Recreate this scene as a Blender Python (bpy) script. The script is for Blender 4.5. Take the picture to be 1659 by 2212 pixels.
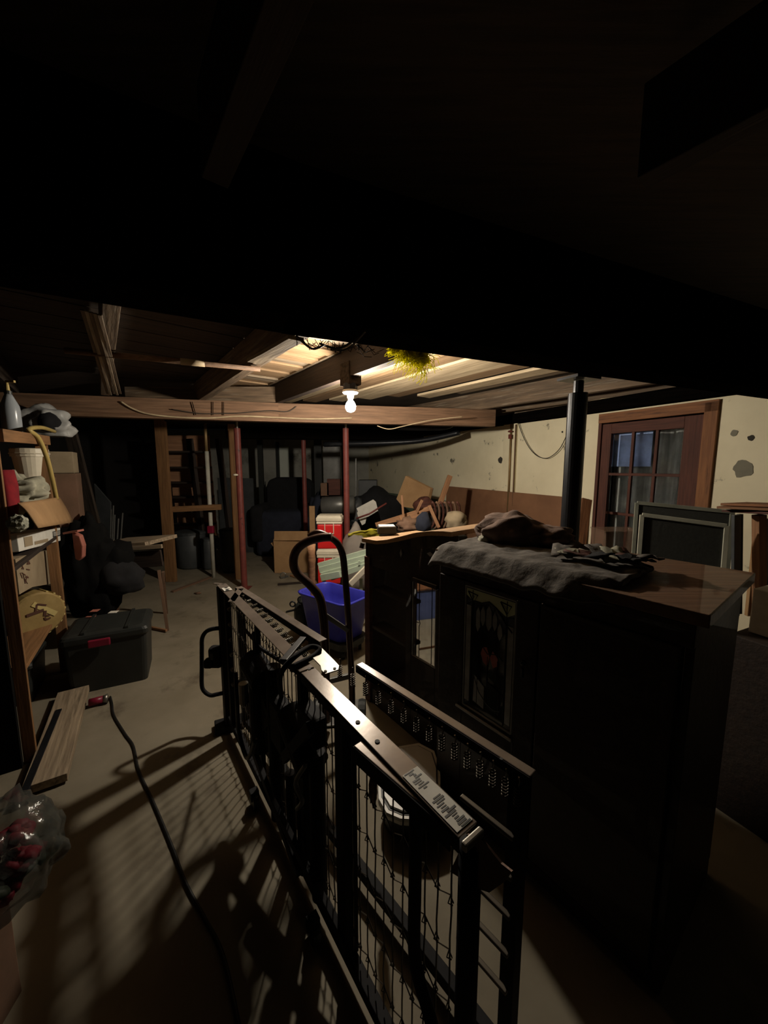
import bpy, bmesh, math, random
from mathutils import Vector as V, Matrix, noise
random.seed(7)
for o in list(bpy.data.objects): bpy.data.objects.remove(o)
S = bpy.context.scene
COL = S.collection
# ------------------------------------------------------------------ camera
EYE = 1.5; PITCH = math.radians(7.0); FPX = 800.0
cam_d = bpy.data.cameras.new('camera'); cam_d.sensor_fit = 'VERTICAL'; cam_d.sensor_height = 24
cam_d.lens = 24*FPX/2212; cam_d.clip_start = .02; cam_d.clip_end = 60
cam = bpy.data.objects.new('camera', cam_d); COL.objects.link(cam)
cam.location = (0, 0, EYE); cam.rotation_euler = (math.pi/2-PITCH, 0, 0); S.camera = cam
# ------------------------------------------------------------------ world, exposure
w = bpy.data.worlds.new('world'); S.world = w; w.use_nodes = True
w.node_tree.nodes['Background'].inputs[0].default_value = (.5, .6, .8, 1)
w.node_tree.nodes['Background'].inputs[1].default_value = 0.002
S.view_settings.view_transform = 'Standard'; S.view_settings.look = 'None'
S.view_settings.gamma = 1; S.view_settings.use_curve_mapping = False
S.view_settings.exposure = 0.0
BULB = 1650.0          # strength of the one bare bulb
S.cycles.use_denoising = True; S.cycles.max_bounces = 6; S.cycles.sample_clamp_indirect = 3
S.cycles.blur_glossy = .5

# ------------------------------------------------------------------ geometry helpers
def ray(px, py):
    u = (px-829.5)/FPX; v = (py-1106)/FPX
    return V((u, math.cos(PITCH)-v*math.sin(PITCH), -math.sin(PITCH)-v*math.cos(PITCH)))
def P(px, py, h=0.0):
    d = ray(px, py); return V((0, 0, EYE)) + d*((h-EYE)/d.z)
def D(px, py, Y):
    d = ray(px, py); return V((0, 0, EYE)) + d*(Y/d.y)
def PL(px, py, p0, n):
    d = ray(px, py); o = V((0, 0, EYE)); return o + d*((V(p0)-o).dot(V(n))/d.dot(V(n)))
Z = V((0, 0, 1))
def frame(x, up=Z):
    x = V(x).normalized(); y = V(up).cross(x)
    if y.length < 1e-4: y = V((0, 1, 0)).cross(x)
    y.normalize(); z = x.cross(y)
    return Matrix((x, y, z)).transposed()
class MB:
    def __init__(s): s.v = []; s.f = []; s.sm = False
    def add(s, vs, fs):
        n = len(s.v); s.v += [V(a) for a in vs]; s.f += [tuple(i+n for i in f) for f in fs]; return s
    def box(s, c, size, R=None):
        R = R or Matrix.Identity(3); c = V(c); h = V(size)/2
        vs = [c + R @ V((x*h.x, y*h.y, z*h.z)) for x in (-1, 1) for y in (-1, 1) for z in (-1, 1)]
        return s.add(vs, [(0,1,3,2),(4,6,7,5),(0,4,5,1),(2,3,7,6),(0,2,6,4),(1,5,7,3)])
    def bar(s, a, b, wd, ht, up=Z):
        a = V(a); b = V(b); R = frame(b-a, up); return s.box((a+b)/2, ((b-a).length, wd, ht), R)
    def prism(s, pts, d):           # polygon extruded by vector d
        n = len(pts); pts = [V(p) for p in pts]; d = V(d)
        return s.add(pts+[p+d for p in pts], [tuple(range(n))[::-1], tuple(range(n, 2*n))]+[(i, (i+1) % n, n+(i+1) % n, n+i) for i in range(n)])
    def tube(s, path, r, n=8, cap=True, closed=False):
        path = [V(p) for p in path]; m = len(path); vs = []; up = None
        for i, p in enumerate(path):
            a = path[(i-1) % m] if closed or i > 0 else p; b = path[(i+1) % m] if closed or i < m-1 else p
            t = (b-a).normalized()
            if up is None: up = V((0, 0, 1)) if abs(t.z) < .9 else V((1, 0, 0))
            x = up.cross(t).normalized(); up = t.cross(x).normalized()
            rr = r[i] if isinstance(r, (list, tuple)) else r
            vs += [p + (x*math.cos(2*math.pi*k/n)+up*math.sin(2*math.pi*k/n))*rr for k in range(n)]
        fs = []
        for i in range(m if closed else m-1):
            j = (i+1) % m
            fs += [(i*n+k, i*n+(k+1) % n, j*n+(k+1) % n, j*n+k) for k in range(n)]
        if cap and not closed: fs += [tuple(range(n))[::-1], tuple((m-1)*n+k for k in range(n))]
        return s.add(vs, fs)
    def lathe(s, c, prof, n=20, R=None):     # prof: (r, z)
        R = R or Matrix.Identity(3); c = V(c); vs = []
        for r, z in prof: vs += [c + R @ V((r*math.cos(2*math.pi*k/n), r*math.sin(2*math.pi*k/n), z)) for k in range(n)]
        fs = []
        for i in range(len(prof)-1): fs += [(i*n+k, i*n+(k+1) % n, (i+1)*n+(k+1) % n, (i+1)*n+k) for k in range(n)]
        fs += [tuple(range(n))[::-1], tuple((len(prof)-1)*n+k for k in range(n))]
        return s.add(vs, fs)
    def loft(s, rings, cap=True):            # rings of equal point count
        n = len(rings[0]); vs = [p for r in rings for p in r]; fs = []
        for i in range(len(rings)-1): fs += [(i*n+k, i*n+(k+1) % n, (i+1)*n+(k+1) % n, (i+1)*n+k) for k in range(n)]
        if cap: fs += [tuple(range(n))[::-1], tuple((len(rings)-1)*n+k for k in range(n))]
        return s.add(vs, fs)
    def grid(s, fn, nu, nv):
        vs = [fn(i/nu, j/nv) for i in range(nu+1) for j in range(nv+1)]
        return s.add(vs, [(i*(nv+1)+j, (i+1)*(nv+1)+j, (i+1)*(nv+1)+j+1, i*(nv+1)+j+1) for i in range(nu) for j in range(nv)])
    def blob(s, c, size, amp=.12, fr=3.0, seed=0, flat=True, n=3, R=None, sharp=False):
        bm = bmesh.new(); bmesh.ops.create_icosphere(bm, subdivisions=n, radius=1); c = V(c); R = R or Matrix.Identity(3)
        sz = V(size)/2; vs = []
        for v in bm.verts:
            p = v.co.copy(); q = noise.noise(p*fr+V((seed*3.1, seed, 0)))
            if sharp: q = abs(q)*1.6-.3
            p = p*(1+amp*q*2)
            if flat: p.z = max(p.z, -.72)
            vs.append(c + R @ V((p.x*sz.x, p.y*sz.y, p.z*sz.z)))
        fs = [tuple(v.index for v in f.verts) for f in bm.faces]; bm.free(); return s.add(vs, fs)
    def build(s, name, mat, parent=None, smooth=False, bevel=0, solid=0, sub=0):
        me = bpy.data.meshes.new(name); o = bpy.data.objects.new(name, me); COL.objects.link(o)
        if parent is None:
            lo = V([min(v[i] for v in s.v) for i in range(3)]); hi = V([max(v[i] for v in s.v) for i in range(3)])
            L = V(((lo.x+hi.x)/2, (lo.y+hi.y)/2, lo.z)); o.location = L
        else:
            L = wloc(parent); o.parent = parent
        me.from_pydata([v-L for v in s.v], [], s.f); me.materials.append(mat)
        bm = bmesh.new(); bm.from_mesh(me); bmesh.ops.recalc_face_normals(bm, faces=bm.faces); bm.to_mesh(me); bm.free()
        if smooth: me.polygons.foreach_set('use_smooth', [True]*len(me.polygons))
        if solid: m = o.modifiers.new('solid', 'SOLIDIFY'); m.thickness = solid; m.offset = 0
        if bevel: m = o.modifiers.new('bevel', 'BEVEL'); m.width = bevel; m.segments = 2; m.limit_method = 'ANGLE'
        if sub: m = o.modifiers.new('sub', 'SUBSURF'); m.levels = sub; m.render_levels = sub
        WL[o.name] = L.copy(); return o
WL = {}
def wloc(o): return WL[o.name]
def thing(name, label, cat, loc, group=None):
    o = bpy.data.objects.new(name, None); COL.objects.link(o); o.location = loc; o.empty_display_size = .05
    WL[o.name] = V(loc); o['label'] = label; o['category'] = cat
    if group: o['group'] = group
    return o
def tag(o, label, cat, group=None):
    o['label'] = label; o['category'] = cat
    if group: o['group'] = group
    return o
def struct(o): o['kind'] = 'structure'; return o
def board(name, a, b, wd, ht, mat, parent, up=Z, bevel=.002, warp=0):
    """A plank with its own axes (length along local X) so the wood grain follows it."""
    a = V(a); b = V(b); L = (b-a).length; R = frame(b-a, up); m = MB()
    nseg = 8 if warp else 1
    rings = []
    for i in range(nseg+1):
        x = -L/2+L*i/nseg; k = warp*(noise.noise(V((x*2, a.x*5, b.y*3)))) if warp else 0; e = 1+(k*6 if warp else 0)
        rings.append([V((x, y*wd/2*e, z*ht/2*e+k)) for y, z in ((-1, -1), (1, -1), (1, 1), (-1, 1))])
    m.loft(rings)
    o = m.build(name, mat, None, bevel=bevel)
    dl = V(o.location)
    o.data.transform(Matrix.Translation(dl)); M4 = R.to_4x4(); M4.translation = (a+b)/2
    if parent is not None:
        o.parent = parent; M4.translation = M4.translation - wloc(parent)
    o.matrix_local = M4; WL[o.name] = (a+b)/2
    return o
def copies(o, loc, label=None):      # copy of a thing with its parts and their sub-parts
    c = o.copy(); COL.objects.link(c); c.location = loc; WL[c.name] = V(loc)
    if label: c['label'] = label
    def rec(src, dst):
        for ch in [x for x in bpy.data.objects if x.parent == src]:
            k = ch.copy(); COL.objects.link(k); k.parent = dst; rec(ch, k)
    rec(o, c); return c
def cat_path(pts, n=8):       # smooth path through points
    pts = [V(p) for p in pts]; out = []
    for i in range(len(pts)-1):
        p0 = pts[max(i-1, 0)]; p1 = pts[i]; p2 = pts[i+1]; p3 = pts[min(i+2, len(pts)-1)]
        for k in range(n):
            t = k/n; out.append(.5*((2*p1)+(p2-p0)*t+(2*p0-5*p1+4*p2-p3)*t*t+(3*p1-p0-3*p2+p3)*t**3))
    return out+[pts[-1]]

# ------------------------------------------------------------------ materials
def mat(name, c1, c2=None, scale=6, rough=.7, metal=0, bump=.2, stretch=(1, 1, 1), detail=6, contrast=(.35, .65), wear=None, wearscale=2, wearpos=(.55, .7), coat=0, trans=0, ior=1.45, alpha=1, bdist=.01, sheen=0, spec=.5):
    m = bpy.data.materials.new(name); m.use_nodes = True; nt = m.node_tree; N = nt.nodes; Lk = nt.links.new
    b = N['Principled BSDF']; b.inputs['Roughness'].default_value = rough; b.inputs['Metallic'].default_value = metal
    b.inputs['Coat Weight'].default_value = coat; b.inputs['Transmission Weight'].default_value = trans; b.inputs['IOR'].default_value = ior
    b.inputs['Alpha'].default_value = alpha; b.inputs['Sheen Weight'].default_value = sheen; b.inputs['Specular IOR Level'].default_value = spec
    c2 = c2 or tuple(x*.7 for x in c1)
    tc = N.new('ShaderNodeTexCoord'); mp = N.new('ShaderNodeMapping'); mp.inputs['Scale'].default_value = stretch
    Lk(tc.outputs['Object'], mp.inputs['Vector'])
    info = N.new('ShaderNodeObjectInfo'); ad = N.new('ShaderNodeVectorMath'); ad.operation = 'ADD'
    sc = N.new('ShaderNodeVectorMath'); sc.operation = 'SCALE'; sc.inputs['Scale'].default_value = 17
    cb = N.new('ShaderNodeCombineXYZ'); Lk(info.outputs['Random'], cb.inputs[0]); Lk(info.outputs['Random'], cb.inputs[1]); Lk(cb.outputs[0], sc.inputs[0])
    Lk(mp.outputs[0], ad.inputs[0]); Lk(sc.outputs[0], ad.inputs[1])
    nz = N.new('ShaderNodeTexNoise'); nz.inputs['Scale'].default_value = scale; nz.inputs['Detail'].default_value = detail; nz.inputs['Roughness'].default_value = .6
    Lk(ad.outputs[0], nz.inputs['Vector'])
    cr = N.new('ShaderNodeValToRGB'); e = cr.color_ramp.elements
    e[0].position = contrast[0]; e[1].position = contrast[1]; e[0].color = (*c2, 1); e[1].color = (*c1, 1)
    Lk(nz.outputs['Fac'], cr.inputs[0]); out = cr.outputs[0]
    if wear:
        n2 = N.new('ShaderNodeTexNoise'); n2.inputs['Scale'].default_value = wearscale; n2.inputs['Detail'].default_value = 8; n2.inputs['Roughness'].default_value = .65
        Lk(ad.outputs[0], n2.inputs['Vector'])
        r2 = N.new('ShaderNodeMapRange'); r2.inputs[1].default_value = wearpos[0]; r2.inputs[2].default_value = wearpos[1]; Lk(n2.outputs['Fac'], r2.inputs[0])
        mx = N.new('ShaderNodeMix'); mx.data_type = 'RGBA'; Lk(r2.outputs[0], mx.inputs[0]); Lk(out, mx.inputs[6]); mx.inputs[7].default_value = (*wear, 1); out = mx.outputs[2]
    Lk(out, b.inputs['Base Color'])
    if bump:
        bp = N.new('ShaderNodeBump'); bp.inputs['Strength'].default_value = bump; bp.inputs['Distance'].default_value = bdist
        Lk(nz.outputs['Fac'], bp.inputs['Height']); Lk(bp.outputs[0], b.inputs['Normal'])
    return m
def wood(name, c1, c2, rough=.75, **k): return mat(name, c1, c2, scale=9, rough=rough, stretch=(.35, 5, 5), bump=.35, **k)
M_floor = mat('concrete', (.235, .205, .15), (.17, .145, .10), scale=2.2, rough=.8, bump=.25, wear=(.10, .08, .055), wearscale=3.5, wearpos=(.56, .72))
M_plaster = mat('plaster', (.80, .73, .53), (.68, .61, .43), scale=1.6, rough=.85, bump=.3, wear=(.16, .145, .105), wearscale=5.2, wearpos=(.625, .68))
M_green = mat('green_paint', (.17, .23, .16), (.12, .15, .10), scale=5, rough=.8)
M_fwall = mat('grey_wall', (.42, .41, .36), (.28, .275, .24), scale=2, rough=.9, wear=(.07, .065, .05), wearscale=1.5)
M_black = mat('flat_black', (.006, .006, .006), rough=.95, bump=.2, spec=.1)
M_dkwall = mat('shade_dark_wall', (.012, .010, .009), rough=.95)
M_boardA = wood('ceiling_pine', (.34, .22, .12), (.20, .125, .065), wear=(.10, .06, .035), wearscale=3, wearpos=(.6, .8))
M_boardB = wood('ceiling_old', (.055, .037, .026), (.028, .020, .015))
M_boardC = wood('ceiling_grey', (.36, .28, .19), (.18, .135, .09), wear=(.06, .045, .03), wearscale=4)
M_lath = wood('lath_lit_tone', (.74, .60, .40), (.42, .32, .20), wear=(.12, .09, .06), wearscale=5, wearpos=(.6, .75))  # pale tone puts the bulb's raking light into the board colour
M_joist = wood('joist_wood', (.17, .115, .07), (.08, .055, .035), wear=(.30, .26, .20), wearscale=5, wearpos=(.55, .75))
M_jdark = wood('joist_dark', (.06, .045, .035), (.024, .019, .015), rough=.9, spec=.1)
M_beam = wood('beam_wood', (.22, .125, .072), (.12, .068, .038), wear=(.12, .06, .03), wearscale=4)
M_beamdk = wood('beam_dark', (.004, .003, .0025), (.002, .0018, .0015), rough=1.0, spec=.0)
M_stud = wood('stud_wood', (.25, .125, .05), (.16, .08, .032))
M_riser = wood('riser_wood', (.42, .22, .12), (.30, .15, .08))
M_string = wood('stringer_wood', (.03, .018, .012), (.018, .012, .009))
M_red = mat('red_paint', (.19, .042, .034), (.13, .032, .026), scale=14, rough=.55, wear=(.05, .02, .015), wearscale=20, wearpos=(.62, .7))
M_blkmet = mat('black_metal', (.016, .018, .022), (.010, .011, .013), scale=20, rough=.35, metal=.3, bump=.05)
M_bedblk = mat('bed_black', (.010, .010, .012), (.006, .006, .007), scale=20, rough=.7, bump=.05, spec=.25)
M_rail = mat('rail_steel', (.22, .185, .155), (.165, .135, .115), scale=12, rough=.23, spec=.4, metal=.28, bump=.04, stretch=(1, 1, 1), wear=(.15, .11, .085), wearscale=9, wearpos=(.6, .8))
M_steel = mat('bright_steel', (.26, .25, .22), (.20, .19, .17), scale=20, rough=.38, metal=.8, bump=.03)
M_wire = mat('wire_steel', (.11, .095, .075), rough=.45, metal=.7, bump=0)
M_pipe = mat('white_pipe', (.55, .53, .45), (.42, .40, .33), rough=.45)
M_copper = mat('brass_pipe', (.30, .20, .09), rough=.5, metal=.4)
M_cable = mat('cream_cable', (.50, .40, .25), (.34, .26, .16), rough=.6)
M_dkcable = mat('dark_cable', (.04, .03, .022), rough=.6)
M_bcable = mat('black_cable', (.012, .012, .012), rough=.5)
M_cab = wood('cabinet_wood', (.034, .021, .015), (.020, .013, .010), coat=.15)
M_cabtop = wood('cabinet_top', (.15, .075, .035), (.09, .045, .022), coat=.2)
M_crown = wood('crown_wood', (.42, .26, .13), (.30, .18, .09))
M_door = wood('door_wood', (.10, .032, .020), (.055, .018, .012))
M_trim = wood('trim_wood', (.27, .115, .045), (.16, .065, .028), wear=(.05, .02, .012), wearscale=5)
M_ply = mat('plywood', (.235, .115, .058), (.17, .08, .04), scale=3, rough=.75, bump=.1, wear=(.33, .19, .10), wearscale=3, wearpos=(.66, .72))
M_card = mat('cardboard', (.36, .215, .10), (.30, .175, .08), scale=8, rough=.85, bump=.1)
M_carddk = mat('cardboard_brown', (.17, .095, .06), (.13, .075, .045), scale=8, rough=.85)
M_cardpale = mat('cardboard_pale', (.30, .235, .15), (.24, .185, .115), scale=8, rough=.85)
M_blue = mat('blue_plastic', (.045, .05, .42), (.035, .035, .33), scale=9, rough=.38, bump=.02)
M_cred = mat('cooler_red', (.62, .018, .018), (.55, .014, .014), scale=9, rough=.4, bump=0)
M_cwht = mat('cooler_white', (.66, .60, .47), (.58, .52, .40), scale=9, rough=.45, bump=0)
M_white = mat('white_plastic', (.70, .68, .62), (.60, .58, .52), scale=6, rough=.4, bump=.05)
M_whitep = mat('white_panel', (.80, .84, .74), (.74, .78, .68), scale=4, rough=.6, bump=0)
M_sage = mat('sage_plastic', (.40, .47, .36), (.33, .39, .30), scale=7, rough=.5)
M_yellow = mat('yellow_plastic', (.62, .54, .05), (.45, .38, .03), scale=7, rough=.5)
M_blkpl = mat('black_plastic', (.022, .024, .022), (.016, .018, .017), scale=15, rough=.5, bump=.05)
M_blkcl = mat('black_cloth', (.009, .009, .011), (.005, .005, .006), scale=9, rough=.95, bump=.5)
M_navycl = mat('navy_cloth', (.020, .024, .040), (.012, .014, .024), scale=9, rough=.95, bump=.5)
M_grycl = mat('grey_cloth', (.13, .115, .10), (.085, .075, .065), scale=40, rough=.95, bump=.4)
M_brncl = mat('brown_cloth', (.20, .13, .10), (.13, .085, .065), scale=14, rough=.95, bump=.4, stretch=(1, 3, 1))
M_whtcl = mat('white_cloth', (.42, .40, .30), (.22, .21, .155), scale=9, rough=.9, bump=.4)
M_redcl = mat('red_felt', (.22, .006, .012), (.15, .005, .009), scale=20, rough=.95)
M_bag = mat('white_bag', (.50, .50, .48), (.36, .36, .35), scale=6, rough=.35, bump=.5)
M_dgrey = mat('dark_grey_plastic', (.06, .065, .068), (.04, .044, .046), scale=6, rough=.5)
M_salmon = mat('salmon_vinyl', (.42, .15, .11), (.34, .12, .09), scale=12, rough=.6)
M_maroon = mat('maroon_plastic', (.22, .012, .035), rough=.4)
M_stick = mat('pale_paper', (.66, .64, .58), (.58, .56, .50), scale=20, rough=.7, bump=0)
M_ink = mat('ink', (.05, .045, .04), rough=.7, bump=0)
M_brown = mat('brown_ink', (.09, .035, .02), rough=.8, bump=0)
M_ochre = mat('ochre_tin', (.33, .235, .09), (.24, .165, .06), scale=9, rough=.5)
M_paleye = mat('pale_yellow', (.62, .50, .20), rough=.6)
M_hose = mat('yellow_hose', (.48, .36, .12), (.38, .28, .09), rough=.5)
M_insul = mat('yellow_insulation', (.75, .70, .10), (.55, .50, .06), scale=20, rough=1, bump=.3)
_nt = M_insul.node_tree; _t = _nt.nodes.new('ShaderNodeBsdfTranslucent'); _t.inputs[0].default_value = (.9, .85, .12, 1)
_mx = _nt.nodes.new('ShaderNodeMixShader'); _mx.inputs[0].default_value = .75
_nt.links.new(_nt.nodes['Principled BSDF'].outputs[0], _mx.inputs[1]); _nt.links.new(_t.outputs[0], _mx.inputs[2])
_nt.links.new(_mx.outputs[0], _nt.nodes['Material Output'].inputs[0])
M_truck = mat('brown_tube', (.10, .055, .04), (.06, .035, .026), scale=12, rough=.35, metal=.5)
M_grmet = mat('grey_metal', (.20, .20, .19), (.14, .14, .13), scale=6, rough=.4, metal=.5)
M_wfurn = wood('furniture_wood', (.30, .15, .07), (.19, .09, .042))
M_screen = mat('fly_screen', (.045, .047, .040), (.035, .036, .031), scale=60, rough=.9, bump=.1)
M_alum2 = mat('dull_screen_frame', (.30, .31, .25), (.22, .23, .18), rough=.6)
M_alum = mat('screen_frame', (.72, .72, .58), (.6, .6, .48), rough=.5, metal=.3)
M_mirror = mat('mirror_glass', (.80, .78, .70), (.78, .76, .68), rough=.03, metal=1, bump=0)
M_lead = mat('lead_came', (.02, .02, .022), rough=.4, metal=.6, bump=0)
M_bevel = mat('bevel_glass', (.45, .45, .45), (.3, .3, .3), scale=14, rough=.25, metal=.1, bump=.5)
M_greengl = mat('green_glass', (.85, .90, .58), (.75, .80, .5), scale=5, rough=.35, bump=.1)
M_redgl = mat('red_glass', (.60, .22, .19), (.42, .12, .11), scale=20, rough=.2, bump=.3)
M_dkgl = mat('dark_glass', (.05, .055, .05), (.03, .032, .03), scale=12, rough=.12, metal=.5, bump=.4)
M_pane = mat('window_pane', (.9, .95, 1), rough=.04, trans=1, bump=0)
M_curtain = mat('curtain', (.60, .60, .54), (.30, .30, .27), scale=5, rough=.9, stretch=(6, 6, .3), bump=.4)
M_paneblue = mat('pane_blue', (.40, .52, .85), (.30, .40, .70), scale=3, rough=.8)
M_porc = mat('porcelain', (.85, .82, .75), (.8, .77, .7), rough=.25, bump=0)
M_pom = mat('pompom', (.42, .42, .33), (.30, .30, .24), scale=30, rough=1, bump=1)
M_spray = mat('spray_plastic', (.30, .32, .34), (.24, .26, .28), scale=4, rough=.25, bump=0)
M_tubc = mat('tinted_plastic', (.30, .20, .14), (.25, .16, .11), rough=.2, alpha=.35, bump=0)
M_clear = mat('clear_plastic', (.16, .17, .155), (.09, .10, .09), scale=12, rough=.12, trans=.55, alpha=.55, bump=.6)
M_fred = mat('red_petals', (.30, .008, .03), (.20, .005, .02), scale=12, rough=.6)
M_leaf = mat('dark_leaves', (.04, .055, .03), rough=.6)
M_bulb = bpy.data.materials.new('bulb_light'); M_bulb.use_nodes = True
_n = M_bulb.node_tree.nodes; _b = _n['Principled BSDF']; _b.inputs['Emission Color'].default_value = (1.0, .89, .73, 1); _b.inputs['Emission Strength'].default_value = BULB; _b.inputs['Base Color'].default_value = (0, 0, 0, 1)

# ================================================================== THE SETTING
WD = V((-.452, .892, 0)).normalized(); WN = V((-WD.y, WD.x, 0))      # right wall: direction away from us, normal into the room
W0 = V((2.60, 2.45, 0))
def W(px, py, off=0.0): return PL(px, py, W0+WN*off, WN)
MB().box((-.3, 3.4, -.05), (11, 11, .1)).build('floor', M_floor)
struct(bpy.data.objects['floor'])
def wall(name, a, b, h, m, th=.12, nrm=None, z0=0):
    a = V(a); b = V(b); n = frame(b-a).col[1]*th
    if nrm is not None and n.dot(nrm) > 0: n = -n
    return struct(MB().prism([a+Z*z0, b+Z*z0, b+Z*h, a+Z*h], n).build(name, m))
# right wall with an opening for the door
pa = W(1290, 1000); pb = W(1543, 1000)
sA = (pa-W0).dot(WD); sB = (pb-W0).dot(WD)          # sA farther, sB nearer
def ws(s, z, off=0.0): return W0 + WD*s + WN*off + Z*z
DOORTOP = 1.975
wr = MB()
for s0, s1, z0, z1 in ((-4.6, sB, 0, 2.0), (sA, 6.5, 0, 2.0), (sB, sA, DOORTOP, 2.0)):
    wr.prism([ws(s0, z0), ws(s1, z0), ws(s1, z1), ws(s0, z1)], -WN*.14)
o = struct(wr.build('wall_right', M_plaster))
wall('wall_far', (-5.2, 8.25, 0), (.0, 8.25, 0), 2.3, M_fwall, nrm=V((0, -1, 0)))
wall('wall_left', (-4.9, -2, 0), (-4.9, 8.3, 0), 2.3, M_dkwall, nrm=V((1, 0, 0)))  # near-black colour carries the darkness of the unlit opening
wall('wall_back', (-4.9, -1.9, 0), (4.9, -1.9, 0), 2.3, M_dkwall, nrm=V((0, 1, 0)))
# green painted dado of the right wall, a skin of old paint
struct(MB().prism([ws(1.95, 0, .001), ws(6.2, 0, .001), ws(6.2, .98, .001), ws(1.95, .98, .001)], WN*.004).build('trim_dado', M_green))
# pale patches where the plaster came off
# ceiling: deck, boards, joists, beams
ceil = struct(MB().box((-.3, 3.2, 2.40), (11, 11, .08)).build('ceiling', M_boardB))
JD = (P(880, 773, 2.12)-P(600, 872, 2.12)).normalized(); JN = V((-JD.y, JD.x, 0))   # joist direction (towards camera right) and across
if JN.x < 0: JN = -JN
J1 = P(740, 822, 2.12); J2 = P(545, 796, 2.12); J3 = P(234, 760, 2.12); R1 = P(1065, 881, 2.12)
JZ = (2.12+2.30)/2
def cl(p, s): q = p + JD*s; q.z = JZ; return q
def at_y(p, y): return (y-p.y)/JD.y
def near_beam_y(x): return 1.44 + (x+.0)*.421
# joists run from the far beam to the near beam
def joist(p, y0, y1, m, wd=.055, warp=.0):
    return board('joist', cl(p, at_y(p, y0)), cl(p, at_y(p, y1)), wd, .18, m, ceil, warp=warp)
joist(J1, 3.9, 1.80, M_string, .06); joist(J2, 3.75, 1.50, M_joist, .07, .004); joist(J3, 3.35, 1.15, M_joist, .06, .006)
joist(R1, 5.2, 2.1, M_joist, .06)
for k, mm in ((.62, M_joist), (1.0, M_jdark)):
    joist(R1+JN*k*.62, 4.4 if k < .9 else 3.7, 2.3, mm)
joist(J3-JN*.62, 3.3, .6, M_jdark); joist(J3-JN*1.2, 3.1, .4, M_jdark)
for k in range(4): joist(J1-JN*(.75*k-.3)+V((0, 0, 0)), .9, -1.6, M_string)
# boards above the joists
lo = J2+JN*.02; gap = (J1-J2).dot(JN)
ang = JN
for i in range(20):         # bay between the first two joists: short boards laid across, warm pine
    s = -1.75+i*.135; c = lo + JD*s; c.z = 2.33 - .012*(i % 2)
    if c.y < 1.05 or c.y > 4.0: continue
    board('ceiling_board', c, c+JN*(gap-.02), .122, .022, M_boardA if i % 5 else M_boardC, ceil, warp=.002)
gr = (R1-J1).dot(JN)
for i in range(9):          # bay to the right of the bulb: long boards running with the joists
    x = .035+i*(gr-.03)/9; c = J1+JN*x; c.z = 2.315-(.018 if i % 3 == 1 else 0)-(.01 if i % 2 else 0)
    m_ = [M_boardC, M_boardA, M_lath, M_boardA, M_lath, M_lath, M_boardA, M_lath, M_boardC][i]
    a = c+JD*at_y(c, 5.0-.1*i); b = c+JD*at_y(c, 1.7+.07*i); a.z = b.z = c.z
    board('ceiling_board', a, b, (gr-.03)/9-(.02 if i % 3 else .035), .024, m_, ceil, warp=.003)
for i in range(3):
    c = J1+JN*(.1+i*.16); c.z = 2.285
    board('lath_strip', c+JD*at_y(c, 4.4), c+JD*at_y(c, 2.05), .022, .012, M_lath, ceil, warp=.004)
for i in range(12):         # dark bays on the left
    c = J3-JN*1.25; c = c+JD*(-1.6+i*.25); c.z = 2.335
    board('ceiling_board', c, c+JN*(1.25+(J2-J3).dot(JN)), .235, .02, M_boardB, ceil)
# beams
fb0 = P(100, 897, 1.94); fb1 = P(600, 911, 1.94); fb2 = P(985, 919, 1.94)
up_ = Z*.09
bd = (fb1-fb0).normalized(); 
board('beam', fb0+up_-bd*1.4+V((0,.05,0)), fb1+up_+V((0, .05, 0)), .10, .18, M_beam, ceil)
board('beam', fb1+up_+V((0, .05, 0)), fb2+up_+(fb2-fb1).normalized()*.45+V((0, .06, 0)), .10, .18, M_beam, ceil)
board('blocking', P(262, 868, 2.12)+V((0, .08, .08)), P(600, 868, 2.12)+V((0, .08, .08)), .04, .15, M_joist, ceil)
nb0 = V((-1.75, .55, 0)); nb1 = V((-.297, 1.318, 0)); nb2 = W(1659, 900, -.02); nb2.z = 0; nb2 = V((2.62, 2.55, 0))
NB = V((-.387, .922, 0))*.16
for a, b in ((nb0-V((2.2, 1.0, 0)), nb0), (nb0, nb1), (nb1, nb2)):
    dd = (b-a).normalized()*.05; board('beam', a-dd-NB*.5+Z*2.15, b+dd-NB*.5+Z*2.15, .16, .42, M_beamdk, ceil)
# sill timbers on top of the right wall, beam ends
board('sill_plate', ws(-2.6, 2.06, -.02), ws(6.2, 2.06, -.02), .16, .11, M_beamdk, ceil)
board('sill_plate', ws(-2.6, 2.19, -.04), ws(6.2, 2.19, -.04), .12, .14, M_joist, ceil)
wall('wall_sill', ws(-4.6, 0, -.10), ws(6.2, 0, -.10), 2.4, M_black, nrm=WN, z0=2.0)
# far room: dark beam and ducts
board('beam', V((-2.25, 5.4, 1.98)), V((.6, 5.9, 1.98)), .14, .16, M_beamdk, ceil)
# ---- door in the right wall
dr = struct(MB().box(ws((sA+sB)/2, .0, -.05), (.01, .01, .005)).build('door_1', M_door))
dw = sA-sB; fw = .085
def on(s0, s1, z0, z1, off, th, name, m, par=dr, bevel=.003):
    a = ws((s0+s1)/2, (z0+z1)/2, off)
    vert = (z1-z0) > abs(s1-s0)
    if vert: return board(name, ws((s0+s1)/2, z0, off), ws((s0+s1)/2, z1, off), abs(s1-s0), th, m, par, up=WN, bevel=bevel)
    return board(name, ws(s0, (z0+z1)/2, off), ws(s1, (z0+z1)/2, off), (z1-z0), th, m, par, up=WN, bevel=bevel)
on(sB, sB+.085, 0, 1.97, .0, .05, 'door_casing', M_trim)
on(sA-.03, sA+.0, 0, 1.90, .0, .04, 'door_casing', M_door)
on(sB, sA, 1.90, 1.985, .0, .05, 'door_casing', M_trim)
l0 = sB+.085; l1 = sA-.03       # the leaf
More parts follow.
